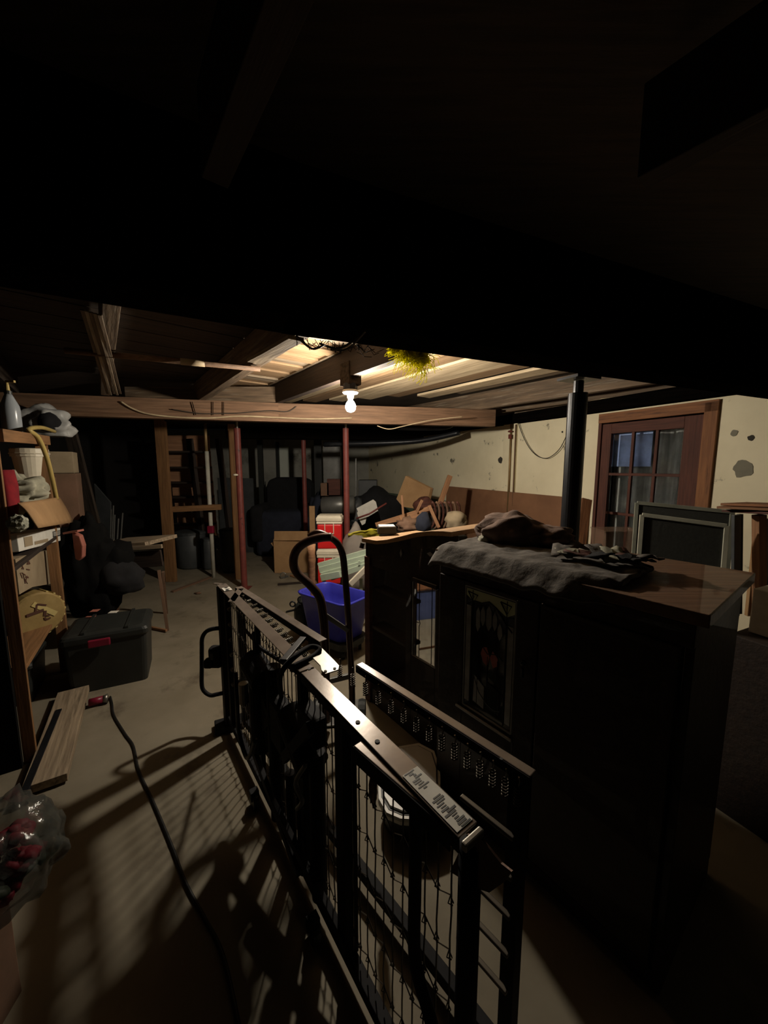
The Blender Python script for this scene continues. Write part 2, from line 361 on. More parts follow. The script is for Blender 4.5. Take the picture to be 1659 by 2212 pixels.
on(l0, l0+.13, 0, 1.89, -.02, .04, 'stile', M_door); on(l1-.085, l1, 0, 1.89, -.02, .04, 'stile', M_door)
on(l0+.13, l1-.085, 1.80, 1.89, -.02, .04, 'rail', M_door); on(l0+.13, l1-.085, 0, .35, -.02, .04, 'rail', M_door)
g0 = l0+.13; g1 = l1-.085
for k in (1, 2): on(g0+(g1-g0)*k/3-.012, g0+(g1-g0)*k/3+.012, .35, 1.80, -.02, .03, 'muntin', M_door)
zs = [.35, .71, 1.07, 1.43, 1.80]
for z in zs[1:-1]: on(g0, g1, z-.012, z+.012, -.02, .032, 'muntin', M_door)
for r in range(4):
    for k in range(3):
        a0 = g0+(g1-g0)*k/3+.014; a1 = g0+(g1-g0)*(k+1)/3-.014
        MB().prism([ws(a0, zs[r]+.012, -.022), ws(a1, zs[r]+.012, -.022), ws(a1, zs[r+1]-.012, -.022), ws(a0, zs[r+1]-.012, -.022)], -WN*.004).build('pane', M_pane, dr)
# the closet behind the door: folded curtains and an added board imitating bluish light
ct = thing('curtain', 'grey curtain hanging behind the panes of the brown door', 'curtain', ws(l0+.2, .3, -.2))
MB().grid(lambda u, v: ws(l0+.02+u*(l1-l0-.04), .3+v*1.6, -.16+.03*math.sin(u*30)), 70, 2).build('drape', M_curtain, ct, smooth=True)
tag(MB().prism([ws(g0+.27, 1.50, -.10), ws(g1+.05, 1.50, -.10), ws(g1+.05, 1.86, -.10), ws(g0+.27, 1.86, -.10)], -WN*.01).build('pane_blue_backing', M_paneblue), 'blue board added to imitate bluish light in the upper left door panes', 'board')
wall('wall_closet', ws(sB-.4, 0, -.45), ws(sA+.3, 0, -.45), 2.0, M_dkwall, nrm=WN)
# plywood sheet leaning flat on the right wall
p1 = W(966, 1050, .03); p2 = W(1272, 1078, .03); s_1 = (p1-W0).dot(WD); s_2 = (p2-W0).dot(WD)
zt = (p1.z+p2.z)/2
tag(MB().prism([ws(s_1, 0.02, .05), ws(s_2, 0.02, .05), ws(s_2, p2.z, .025), ws(s_1, p1.z, .025)], WN*.018).build('plywood_sheet', M_ply, bevel=.002), 'large brown plywood sheet leaning against the cream wall', 'plywood')
# patch of bare plaster and stains with their own shape, thin chips of missing paint
def patch(px, py, r, m, lab, seed):
    c = W(px, py, .001); k = MB(); n = 18
    pts = []
    for i in range(n):
        a = 2*math.pi*i/n; rr = r*(1+.35*noise.noise(V((math.cos(a)*1.3, math.sin(a)*1.3, seed))))
        pts.append(c+WD*(rr*math.cos(a))+Z*(rr*math.sin(a)*1.1))
    return pts
rw = bpy.data.objects['wall_right']
M_pat = mat('bare_plaster', (.24, .225, .17), (.19, .18, .14), rough=.9)
M_pat2 = mat('dark_hole', (.05, .045, .035), rough=.9)
for px, py, r, m_ in ((1605, 1014, .055, M_pat), (1081, 994, .035, M_pat2), (1622, 946, .018, M_pat2), (1586, 935, .02, M_pat), (1215, 933, .010, M_pat2), (1095, 981, .006, M_pat2)):
    MB().prism(patch(px, py, r, m_, '', px), WN*.003).build('bare_patch', m_, rw)

# ================================================================== BULB
lamp = thing('bare_bulb_lamp', 'bare lit bulb in a white porcelain holder under the ceiling joist', 'lamp', D(757, 846, 2.70))
fx = wloc(lamp)
MB().lathe(fx, [(.0, .010), (.055, .008), (.058, -.004), (.05, -.014), (.024, -.018), (.022, -.045), (.018, -.05)], 24).build('lamp_holder', M_porc, lamp, smooth=True)
MB().lathe(fx+Z*.008, [(.05, 0), (.05, .045), (.0, .046)], 8).build('junction_box', M_blkmet, lamp)
MB().lathe(fx+V((0, 0, -.05)), [(.014, 0), (.018, -.012), (.030, -.028), (.037, -.048), (.036, -.068), (.025, -.086), (.004, -.093)], 16).build('bulb', M_bulb, lamp, smooth=True)

MB().box(fx+V((0.0, .02, .12)), (.12, .10, .15), frame(JD)).build('mounting_block', M_jdark, lamp)
MB().tube(cat_path([fx+V((.01, 0, .045)), fx+V((-.01, -.02, .10)), fx+V((.03, -.06, .16)), fx+V((.10, -.10, .18))]), .004, 6).build('wire', M_cable, lamp, smooth=True)

# ================================================================== POLES, STUDS, STAIRS
def pole(name, top, bot, Y, r, m, lab, cat, h0=0, ztop=2.1, cap=True, screw=True):
    t = D(*top, Y); b = D(*bot, Y); t.x = (t.x+b.x)/2; x = t.x
    th = thing(name, lab, cat, V((x, Y, 0)))
    zt = t.z
    MB().lathe((x, Y, 0), [(r*1.0, 0), (r, zt)], 16).build('tube', m, th, smooth=False)
    MB().box((x, Y, .004), (.14, .14, .008)).build('base_plate', m, th)
    if screw:
        MB().lathe((x, Y, zt), [(r*.45, 0), (r*.45, ztop-zt)], 10).build('jack_screw', M_steel, th)
    return th
pole('support_pole', (509, 925), (531, 1272), 4.45, .037, M_red, 'red steel support pole beside the wooden stud frame', 'pole', ztop=2.12)
pole('support_pole', (746, 925), (751, 1220), 4.45, .035, M_red, 'red steel support pole right of the stacked coolers', 'pole', ztop=2.12)
pole('support_pole', (656, 940), (659, 1130), 5.75, .034, M_red, 'farthest red pole, dim, in front of the dark armchair', 'pole', ztop=2.0)
# black lally column under the near beam
c = V((.965, 1.90, 0)); th = thing('steel_column', 'thick black steel column under the near ceiling beam', 'column', c)
MB().lathe(c, [(.045, 0), (.045, 1.86)], 24).build('tube', M_blkmet, th, smooth=False)
MB().lathe(c+Z*1.86, [(.024, 0), (.024, .06)], 12).build('jack_screw', M_blkmet, th)
MB().box(c+Z*1.93, (.16, .12, .012), frame((.92, .39, 0))).build('top_plate', M_blkmet, th)
MB().box(c+Z*.005, (.18, .18, .01)).build('base_plate', M_blkmet, th)
# stud frame in front of the stairs
sf = thing('stud_frame', 'rough wooden stud frame standing in front of the stairs', 'frame', P(430, 1252))
def pst(top, bot, wd, th_, m, name, par, h=2.1, Y=None):
    b = P(*bot, 0) if Y is None else D(*bot, Y); t = D(*top, b.y); t.x = b.x*1.0; 
    return board(name, V((b.x, b.y, 0)), V((b.x, b.y, h)), wd, th_, m, par, up=V((0, 1, 0)))
pst((333, 910), (371, 1256), .13, .05, M_stud, 'stud', sf)
pst((497, 910), (517, 1250), .075, .09, M_stud, 'stud', sf)
YS = P(371, 1256).y
board('crosspiece', D(357, 1101, YS+.03), D(478, 1095, YS+.12), .06, .07, M_stud, sf)
board('crosspiece', D(357, 905, YS), D(520, 912, YS+.1), .05, .06, M_string, sf)
# stairs seen from behind
st = thing('staircase', 'wooden stairs seen from behind between dark stringers', 'stairs', D(420, 1200, 5.9))
YT = 5.6
for i in range(7):
    z = 1.84-i*.225; y = YT+i*.07
    l = D(360+i*3, 1000, y).x; r = D(455+i*1, 1000, y).x
    board('riser', V((l, y, z)), V((r, y, z)), .02, .235, M_riser, st)
    board('tread', V((l, y-.12, z-.13)), V((r, y-.12, z-.13)), .26, .025, M_string, st)
x_ = D(417, 1000, 5.3).x
for px_, wdt in ((417, .16), (478, .13)):
    xx = D(px_, 1000, 5.5).x
    board('stringer', V((xx, 5.44, 1.9)), V((xx+.08, 5.56, .0)), wdt*.7, .05, M_string, st)
# white pipe and valve
wp = P(462, 1247); th = thing('water_pipe', 'thin white vertical pipe with red valve before the stairs', 'pipe', V((wp.x, wp.y, 0)))
tp = D(453, 975, wp.y); mid = D(459, 1100, wp.y)
MB().tube([V((wp.x, wp.y, 0)), V((wp.x, wp.y, tp.z))], .026, 10).build('tube', M_pipe, th, smooth=True)
MB().tube([V((wp.x, wp.y, tp.z)), V((wp.x, wp.y, 2.1))], .02, 8).build('upper_tube', M_copper, th, smooth=True)
vv = D(465, 1143, wp.y); MB().box((wp.x+.01, wp.y-.03, vv.z), (.08, .05, .10)).build('valve', M_maroon, th, bevel=.01)
vv = D(460, 1100, wp.y); MB().box((wp.x, wp.y-.01, vv.z), (.09, .07, .07)).build('bracket', M_blkmet, th, bevel=.01)
MB().lathe(D(509, 1028, 4.38), [(0.001, 0), (.03, .004), (.028, .02), (.0, .026)], 16, frame((0, 0, 1)) @ Matrix.Rotation(math.pi/2, 3, 'Y')).build('switch_knob', M_cwht, sf, smooth=True)

# dark drums and bags below the stairs
def drum(px0, px1, pt, pb, lab, m=M_dgrey):
    b = P((px0+px1)/2, pb, 0); r = abs(D(px1, pb, b.y).x-D(px0, pb, b.y).x)/2; z = D(px0, pt, b.y).z; b.y += r
    th = thing('storage_drum', lab, 'drum', b)
    MB().lathe(b, [(r*.86, 0), (r*.9, .03), (r, z*.93), (r*.98, z*.94)], 20).build('body', m, th, smooth=True)
    MB().lathe(b, [(r*1.05, z*.93), (r*1.05, z*.98), (r*.9, z), (r*.2, z*1.01)], 20).build('lid', m, th)
    return th
drum(368, 432, 1152, 1232, 'dark grey lidded drum just right of the wide stud')
drum(430, 462, 1165, 1232, 'narrow dark drum between the wide drum and the white pipe')
drum(470, 516, 1146, 1240, 'dark grey lidded drum right of the white pipe', M_blkpl)
# ================================================================== CABLES
def cable(name, pts, r, m, lab, cat='cable', par=None, n=6):
    o = MB().tube(cat_path(pts, 6), r, n).build(name, m, par, smooth=True)
    if par is None: tag(o, lab, cat)
    return o
off = V((0, -.02, 0))
def FB(px, py, d=.02):   # on the front face of the far beam
    q0, q1 = (fb0, fb1) if px < 600 else (fb1, fb2)
    n = V((-(q1-q0).y, (q1-q0).x, 0)).normalized(); return PL(px, py, q0-n*d, n)
cable('power_cable', [FB(*p) for p in ((262, 868), (285, 882), (320, 894), (380, 901), (450, 903), (520, 899), (600, 902), (680, 905), (760, 903))], .008, M_cable, 'cream cable sagging along the face of the far beam')
cable('power_cable', [FB(*p) for p in ((370, 884), (430, 893), (480, 893), (520, 892), (580, 887), (620, 889), (640, 878))], .005, M_dkcable, 'thin dark cable stapled along the far beam face')
for k, x in enumerate((415, 460, 483)):
    board('cable_strap', FB(x, 868), FB(x+8 if k == 0 else x, 897), .008, .006, M_beamdk, ceil)
wb = [W(px, py, .04) for px, py in ((840, 905), (900, 911), (960, 904), (1030, 893), (1080, 882), (1140, 874), (1220, 871), (1300, 862), (1400, 850))]
cable('power_cable', wb, .006, M_cable, 'pale cable running along the timber above the cream wall')
cable('power_cable', [D(px, py, 3.9) for px, py in ((815, 920), (840, 927), (870, 921), (930, 908), (1000, 900))], .005, M_cable, 'short white cable looping from a fitting under the beam')
cable('hanging_wire', [W(px, py, .03) for px, py in ((1118, 905), (1125, 930), (1140, 962), (1158, 983), (1178, 990), (1195, 983), (1212, 965), (1226, 935))], .004, M_bcable, 'dark wire hanging in a loop across the cream wall', 'wire')
th = thing('wall_pipes', 'two thin rusty pipes with red tap running down the cream wall', 'pipe', ws((W(1107, 950)-W0).dot(WD), 0))
for px, r, m_, z1 in ((1103, .012, M_copper, 2.05), (1113, .007, M_carddk, 1.99)):
    q = W(px, 950, .04); MB().tube([V((q.x, q.y, .9)), V((q.x, q.y, z1))], r, 8).build('tube', m_, th, smooth=True)
q = W(1102, 932, .07); MB().lathe(q, [(.02, -.01), (.03, 0), (.02, .01)], 10).build('tap', M_red, th); MB().box(q+Z*-.06, (.03, .03, .05)).build('spout', M_red, th)
sB_ = (W(1090, 950)-W0).dot(WD); sC_ = (W(1118, 950)-W0).dot(WD)
MB().prism([ws(sB_, .9, .002), ws(sC_, .9, .002), ws(sC_, 2.02, .002), ws(sB_, 2.02, .002)], WN*.02).build('backboard', M_plaster, th)
# black drain pipes
cable('drain_pipe', [D(700, 960, 5.2), D(850, 956, 5.1), D(920, 950, 5.0), D(993, 934, 4.8)], .035, M_blkmet, 'black drain pipe slanting under the far ceiling', 'pipe', n=12)
cable('drain_pipe', [D(500, 932, 6.0), D(600, 930, 6.0), D(700, 930, 6.0), D(800, 934, 6.0)], .045, M_pipe, 'long white pipe under the far room ceiling', 'pipe', n=12)
cable('drain_pipe', [D(860, 925, 4.6), D(940, 926, 4.6), D(975, 920, 4.6), D(985, 900, 4.6)], .022, M_blkmet, 'thin black pipe with an elbow by the cream wall', 'pipe', n=10)
# conduit on the left ceiling
q0 = P(140, 757, 2.10); q1 = P(562, 797, 2.10); th = thing('conduit', 'long thin brown conduit crossing the left ceiling', 'pipe', (q0+q1)/2)
MB().tube([q0, q1], .016, 8).build('tube', M_beam, th, smooth=True)
MB().tube([q0.lerp(q1, .55), q0.lerp(q1, .68)], .019, 8).build('sleeve', M_cable, th, smooth=True)
# insulation tuft and strands, hanging insulator, cobwebs
c = D(890, 772, 1.62); ins = thing('insulation_tuft', 'yellow fibreglass tuft hanging from the near beam', 'insulation', c)
m = MB()
for i in range(16):
    t = i/15; m.blob(c+V((-.075+.13*t+random.uniform(-.02, .02), random.uniform(-.01, .03), .04-.06*t+random.uniform(-.03, .03))), (random.uniform(.025, .06), .03, random.uniform(.025, .055)), .6, 4, i, False, 3)
m.build('wool', M_insul, ins)
m = MB()
for i in range(260):
    t = random.random(); a = c+V((-.08+.15*t+random.uniform(-.02, .02), random.uniform(-.03, .03), .045-.07*t+random.uniform(-.04, .035))); d = V((random.gauss(0, 1), random.gauss(0, .4), random.gauss(-.2, 1))).normalized()
    m.tube([a, a+d*.03+V((.01, 0, 0)), a+d*.055+V((0, 0, -.012))], .0012, 3)
o = m.build('fibre', M_insul, ins); o['kind'] = 'stuff'
q = D(670, 685, 1.25); th = thing('hanging_insulator', 'small tan knob on a wire hanging from the near beam', 'hook', q)
MB().tube([D(666, 620, 1.25), D(667, 668, 1.25)], .0025, 6).build('wire', M_dkcable, th)
MB().blob(q, (.018, .018, .05), .1, 2, 1, False, 2).build('knob', M_card, th, smooth=True)
m = MB()
for i in range(26):
    x = random.uniform(640, 800); a = P(x, 728+(x-640)*.12, 1.935); b = a+V((random.uniform(-.07, .07), random.uniform(-.05, .05), random.uniform(-.035, .0)))
    mid = (a+b)/2+V((0, 0, -.02)); m.tube([a, mid, b], .0014, 3)
o = m.build('cobweb', M_dkcable); tag(o, 'dusty dark cobweb strands hanging under the near beam edge', 'cobweb'); o['kind'] = 'stuff'
m = MB(); 
for p_, q_ in (((640, 726), (700, 745)), ((690, 742), (775, 728)), ((715, 755), (790, 715))):
    a = P(*p_, 1.93); b = P(*q_, 1.93); m.tube(cat_path([a, (a+b)/2+V((0, .02, -.02)), b]), .004, 5)
tag(m.build('cobweb', M_dkcable), 'thick black dusty cobweb ropes beside the bulb bay', 'cobweb')
# splintered plank ends hanging by the second joist
th = thing('broken_plank', 'weathered grey broken plank end hanging beside the joist', 'plank', P(590, 760, 2.1))
board('plank', P(548, 782, 2.08), P(640, 728, 2.06), .075, .018, M_boardC, th, warp=.006)
# torn strip of lath on the third joist
th = thing('torn_lath', 'pale torn lath strips dangling from the left ceiling', 'lath', P(230, 760, 2.1))
for k in range(5):
    a = P(178+k*9, 668, 2.10); b = P(232+k*7, 850, 2.10)
    board('lath', a+V((0, 0, -.004*k)), b+V((0, 0, -.01*(k % 2))), .016, .006, M_boardC if k % 2 else M_joist, th, warp=.006)
#PART2
# ================================================================== LEFT SHELVES AND WHAT IS ON THEM
SD = V((-.533, .846, 0)).normalized(); SN = V((SD.y, -SD.x, 0)); S0 = V((-1.79, 1.745, 0))
def SH(px, py, back=0.0): return PL(px, py, S0-SN*back, SN)
def sp(s, d, z): return S0+SD*s-SN*d+Z*z      # along, depth, height
su = thing('shelf_unit', 'tall wooden storage shelves along the left side, near end panel coloured dark for shade', 'shelf', sp(.5, .22, 0))
SL = 1.0; ZB = .50; Z2 = (SH(131, 1168).z+SH(42, 1192).z)/2-.012; ZA = SH(0, 931); ZC = SH(92, 944); ZG = (ZC.z-ZA.z)/(ZC-ZA).length; print('shelf', ZA, ZC, ZG, Z2)
def ZT(s): return ZA.z+ZG*(s-(ZA-S0).dot(SD))
board('upright', sp(.0, .025, 0), sp(.0, .025, ZT(0)), .022, .05, M_stud, su, up=SN)
board('upright', sp(SL, .03, 0), sp(SL, .03, 1.70), .045, .06, M_stud, su, up=SN)
board('upright', sp(SL, .42, 0), sp(SL, .42, 1.70), .045, .06, M_stud, su, up=SN)
MB().prism([sp(-.04, .05, 0), sp(-.04, .46, 0), sp(-.04, .46, ZT(0)), sp(-.04, .05, ZT(0))], SD*.025).build('end_panel', M_black, su)  # near-black colour stands in for shade on this unlit side
for z, z_ in ((ZB, ZB), (Z2, Z2), (ZT(0), ZT(SL))):
    board('shelf_board', sp(.01, .22, z), sp(SL, .22, z_), .44, .022, M_string if z == Z2 else M_stud, su)
board('shelf_edge', sp(.01, -.01, ZT(0)-.02), sp(SL, -.01, ZT(SL)-.02), .018, .06, M_stud, su)
board('back_board', sp(0, .45, 1.55), sp(SL, .45, 1.55), .02, .28, M_riser, su)
board('cross_brace', sp(SL-.05, .445, .4), sp(SL-.4, .445, 1.6), .07, .012, M_string, su, up=SN)
# leaning plank between shelves and opening
th = thing('leaning_plank', 'long rough plank leaning beside the far end of the shelves', 'plank', D(225, 1300, 3.9))
board('plank', D(150, 925, 3.75), D(248, 1300, 4.1), .12, .03, M_jdark, th, up=V((0, -1, 0)))
# spray bottle
q = SH(27, 928, .07); q.z = ZT((q-S0).dot(SD))+.012; th = thing('spray_bottle', 'translucent spray bottle with yellow nozzle on the top shelf', 'bottle', q)
MB().lathe(q, [(.040, 0), (.045, .01), (.045, .12), (.042, .15), (.022, .20), (.016, .215)], 20).build('bottle_body', M_spray, th, smooth=True)
MB().lathe(q+Z*.215, [(.018, 0), (.018, .018), (.014, .02)], 12).build('cap', M_blkpl, th)
MB().lathe(q+Z*.235, [(.010, 0), (.008, .03), (.004, .05)], 10).build('nozzle', M_hose, th); MB().box(q+V((.02, 0, .285)), (.05, .012, .012)).build('trigger', M_hose, th)
# white plastic bag with a black pot in it
q = SH(98, 930, .12); q.z = ZT((q-S0).dot(SD))+.012; th = thing('plastic_bag', 'crumpled white plastic bag slumped on the top shelf', 'bag', q)
MB().blob(q+Z*.115, (.40, .26, .28), .22, 2.2, 4, True, 4).build('bag', M_bag, th, smooth=True)
MB().blob(q+SN*.05-SD*.12+Z*.12, (.15, .15, .16), .08, 2, 9, False, 3).build('dark_pot', M_blkcl, th, smooth=True)
MB().tube(cat_path([q+SN*.1+SD*.1+Z*.16, q+SN*.13+SD*.17+Z*.14, q+SN*.14+SD*.14+Z*.03]), .018, 8).build('rolled_edge', M_bag, th, smooth=True)
# yellow hose over the edge
tag(MB().tube(cat_path([SH(118, 935, .02)+Z*.01, SH(90, 927, .0)+Z*.01, SH(62, 928, -.01), SH(82, 945, -.03), SH(100, 985, -.04), SH(113, 1035, -.04), SH(122, 1078, -.03)], 8), .013, 10).build('garden_hose', M_hose, smooth=True), 'yellow hose hanging down from the top shelf edge', 'hose')
# pail, boxes, cloth heap
def onshelf(px, back, z): q = SH(px, 1000, back); q.z = z+.012; return q
q = SH(80, 1030, .18); q.z = Z2+.26; 
def carton(name, lab, cat, c, size, m, R=None, flaps=None, par=None, group=None):
    th = thing(name, lab, cat, c, group); R = R or frame(SD)
    x, y, z = size; t = .006; c = V(c)
    b = MB()
    b.box(c+Z*(t/2), (x, y, t), R)
    for sx in (-1, 1): b.box(c+R @ V((sx*(x/2-t/2), 0, 0))+Z*(z/2), (t, y, z), R)
    for sy in (-1, 1): b.box(c+R @ V((0, sy*(y/2-t/2), 0))+Z*(z/2), (x-2*t, t, z), R)
    b.build('carton_body', m, th)
    if flaps is None: MB().box(c+Z*(z-t/2), (x*.998, y*.998, t), R).build('carton_top', m, th); 
    return th
zs_ = Z2+.012
# stack under the pail: brown carton at the back
q = SH(70, 1000, .16); q.z = Z2+.012; carton('storage_box', 'dark brown carton behind the cloth heap carrying the white pail', 'box', q, (.34, .24, SH(70, 1034, .10).z-Z2-.014), M_carddk)
q2 = SH(70, 1030, .10); q2.z = SH(70, 1034, .10).z; th = thing('pail', 'white plastic pail standing behind the cloth heap', 'bucket', q2)
MB().lathe(q2, [(.075, 0), (.092, .15), (.10, .15), (.10, .20), (.094, .205), (.088, .15), (.07, .02)], 24).build('pail_body', M_cwht, th, smooth=False)
MB().tube([q2+V((.103*math.cos(a), .103*math.sin(a), .17)) for a in [k*math.pi/10 for k in range(20)]], .004, 6, closed=True).build('rim', M_cwht, th)
q = SH(131, 1018, .03); q.z = 1.38; zb_ = SH(131, 1022, .03).z; th = carton('storage_box', 'small brown carton at the far end of the shelves', 'box', V((q.x, q.y, zb_)), (.26, .20, .17), M_cardpale)
carton('storage_box', 'maroon-brown carton under the small one at the far end', 'box', V((q.x, q.y, Z2+.012)), (.28, .22, zb_-Z2-.014), M_carddk)
q = SH(28, 1040, .10); th = thing('cloth_heap', 'crumpled cream cloth and wrapping heaped on the middle shelf', 'cloth', V((q.x, q.y, Z2+.012)))
MB().blob(V((q.x, q.y, 1.34)), (.30, .26, .22), .3, 2.5, 3, False, 4).build('cloth', M_whtcl, th, smooth=True)
MB().blob(V((q.x, q.y, Z2+.18))+SD*.10-SN*.06, (.22, .18, .20), .2, 2.5, 8, True, 4).build('lower_cloth', M_blkcl, th, smooth=True)
m = MB()
for i in range(16):
    c = SH(55+random.uniform(0, 52), 1052+random.uniform(-18, 32), .06); m.blob(c, (.06, .045, .035), .35, 3, i, False, 2, frame(V((random.gauss(0, 1), random.gauss(0, 1), random.gauss(0, .6)))))
m.build('wrapping', M_whtcl, th, smooth=True)
# santa hat
q = SH(22, 1090, .02); th = thing('santa_hat', 'red felt hat with grey pompom hanging at the shelf front', 'hat', q)
ctr = [SH(12, 1015, .03), SH(20, 1050, .02), SH(25, 1085, .01), SH(26, 1110, .0), SH(30, 1130, .0)]
rr = [.065, .07, .062, .045, .015]
rings = []
for c, r in zip(ctr, rr): rings.append([c+SD*(r*math.cos(a))+SN*(r*.45*math.sin(a)) for a in [k*math.pi/8 for k in range(16)]])
MB().loft(rings).build('felt', M_redcl, th, smooth=True)
MB().blob(SH(38, 1131, -.05), (.085, .07, .085), .12, 6, 2, False, 3).build('pompom', M_pom, th)
# open carton flap
fl = [SH(38, 1087, -.05), SH(128, 1074, -.03), SH(158, 1128, -.05), SH(82, 1141, -.12)]
th = thing('open_box', 'open cardboard box with a wide flap folded out, middle shelf', 'box', V((SH(95, 1150, .12).x, SH(95, 1150, .12).y, Z2+.012)))
def flap(u, v):
    a = fl[0].lerp(fl[1], u); b = fl[3].lerp(fl[2], u); p = a.lerp(b, v); return p+Z*(.018*math.sin(v*math.pi)*(1-u*.3))
MB().grid(flap, 6, 8).build('flap', M_card, th, smooth=True, solid=.005)
# white printed carton, box with writing, ochre tin
def facebox(name, lab, cat, pts, depth, m, zshelf=None):
    """box whose front face shows at four points of the shelf front, going back by depth"""
    th = thing(name, lab, cat, (pts[2]+pts[3])/2)
    MB().prism(pts, -SN*depth).build('carton_body', m, th, bevel=.003)
    return th
a = SH(37, 1152, .0); b = SH(131, 1136, .0)
pts = [SH(37, 1156, .02), SH(130, 1140, .0), SH(131, 1168, .0), SH(42, 1192, .02)]
th = facebox('white_carton', 'flat white printed carton on the middle shelf', 'box', pts, .3, M_stick)
def ot(pts, u, v, off=.002): p = pts[0].lerp(pts[1], u).lerp(pts[3].lerp(pts[2], u), v); return p+SN*off
def decal(par, pts, u0, u1, v0, v1, m, name='print', off=.0015): return MB().prism([ot(pts, u0, v0, off), ot(pts, u1, v0, off), ot(pts, u1, v1, off), ot(pts, u0, v1, off)], SN*.0006).build(name, m, par)
decal(th, pts, .76, .98, .18, .62, M_dgrey, 'label')
for k in range(3): decal(th, pts, .77, .97, .26+.1*k, .30+.1*k, M_stick, 'label_line', .0025)
decal(th, pts, .1, .26, .2, .8, M_cardpale); decal(th, pts, .3, .62, .6, .82, M_cardpale)
# box with brush writing
pf = [SH(33, 1208, .02), SH(66, 1196, .02), SH(70, 1268, .02), SH(42, 1284, .02)]
pr = [SH(66, 1196, .02), SH(111, 1187, .12), SH(116, 1260, .12), SH(70, 1268, .02)]
th = thing('lettered_box', 'cardboard box with dark brush writing on the lower shelf', 'box', (pf[3]+pr[2])/2)
MB().add([pf[0], pf[1], pr[1], pr[2], pr[3], pf[3]] + [p-SN*.16-SD*.0 for p in (pf[0], pf[1], pr[1], pr[2], pr[3], pf[3])], [(0, 1, 4, 5), (1, 2, 3, 4), (0, 6, 7, 1), (1, 7, 8, 2), (5, 4, 10, 11), (4, 3, 9, 10), (0, 5, 11, 6), (2, 8, 9, 3), (6, 11, 10, 7), (7, 10, 9, 8)]).build('carton_body', M_cardpale, th)
for (u0, v0, u1, v1, ww) in ((.30, .20, .42, .36, .006), (.42, .18, .30, .34, .004), (.62, .12, .86, .24, .008), (.80, .08, .70, .24, .005), (.66, .25, .9, .28, .008), (.30, .32, .42, .34, .006), (.18, .42, .28, .60, .006), (.28, .44, .52, .56, .005), (.60, .40, .84, .46, .006), (.36, .50, .44, .78, .007), (.44, .78, .62, .60, .006), (.50, .60, .72, .66, .008), (.44, .64, .60, .82, .005)):
    board('letter_stroke', ot(pf, u0, v0, .002), ot(pf, u1, v1, .002), ww, .001, M_brown, th, up=SN, bevel=0)
# ochre round tin
SN_ = SN; SD_ = SD; c = SH(84, 1328, .05); SN = (SN_*.55-SD_*.83).normalized(); SD = V((-SN.y, SN.x, 0)); th = thing('food_tin', 'ochre tin with pale ribs and brown lettering, lowest shelf', 'tin', V((c.x, c.y, ZB+.012)))
Rt = Matrix((SD, Z, SN)).transposed()
MB().lathe(c-SN*.16, [(.10, 0), (.135, .01), (.14, .10), (.138, .155), (.128, .165), (.02, .17)], 32, Rt).build('tin_body', M_ochre, th, smooth=False)
for k in range(9):
    a = math.radians(-70+k*17); d = Rt @ V((math.cos(a), math.sin(a), 0)); 
    MB().bar(c-SN*.10+d*.143, c-SN*.01+d*.142, .012, .006, d).build('rib', M_paleye, th)
pts = [c+SN*.011+Rt @ V((x, y, 0)) for x, y in ((.09, .09), (-.09, .09), (-.09, -.09), (.09, -.09))]
pts = [c+SN*.010-SD*.09+Z*.09, c+SN*.010+SD*.09+Z*.09, c+SN*.010+SD*.09-Z*.09, c+SN*.010-SD*.09-Z*.09]
for (u0, v0, u1, v1, ww) in ((.15, .40, .62, .36, .018), (.45, .10, .70, .22, .012), (.45, .10, .40, .34, .010), (.66, .40, .62, .58, .014), (.66, .58, .78, .60, .010), (.62, .62, .64, .72, .010), (.64, .72, .78, .70, .010)):
    board('letter_stroke', ot(pts, u0, v0, .003), ot(pts, u1, v1, .003), ww, .0015, M_brown, th, up=SN, bevel=0)
board('lettering_band', ot(pts, .35, .05, .002), ot(pts, .95, .62, .002), .03, .001, M_paleye, th, up=SN, bevel=0)
SN = SN_; SD = SD_
# black bins, tote
def tote(name, lab, c0, xd, wd, dp, h, m, lidm, latch=None):
    xd = V(xd).normalized(); yd = V((-xd.y, xd.x, 0)); 
    if yd.y < 0: yd = -yd
    c = V(c0)+xd*(wd/2)+yd*(dp/2); th = thing(name, lab, 'storage box', c); hw, hd = wd/2, dp/2
    def ring(k, z, r=.03):
        out = []
        for sx, sy in ((1, 1), (-1, 1), (-1, -1), (1, -1)):
            a0 = math.atan2(sy, sx)
            for j in range(4):
                a = {(1, 1): 0, (-1, 1): 90, (-1, -1): 180, (1, -1): 270}[(sx, sy)]+j*30
                out.append(c+xd*(sx*(hw*k-r)+r*math.cos(math.radians(a)))+yd*(sy*(hd*k-r)+r*math.sin(math.radians(a)))+Z*z)
        return out
    MB().loft([ring(.90, 0), ring(.97, h*.86)]).build('body', m, th, smooth=False)
    MB().loft([ring(1.0, h*.84), ring(1.02, h*.86), ring(1.02, h*.93), ring(.98, h*.97), ring(.86, h*1.0)]).build('lid', lidm, th)
    return th, c, xd, yd
tt, tc, tx, ty = tote('storage_tote', 'large black lidded tote with maroon latch on the floor by the shelves', (-1.65, 2.463, 0), (-.89, -.457, 0), .48, .38, .41, M_blkpl, M_blkpl)
q = D(246, 1367, 2.30); q = tc-ty*.21+tx*.03+Z*.345
MB().box(q, (.12, .022, .05), frame(tx)).build('latch', M_maroon, tt, bevel=.006)
for k in (-.12, .12): MB().box(tc+tx*k+Z*.412, (.02, .36, .012), frame(tx)).build('lid_ridge', M_blkpl, tt)
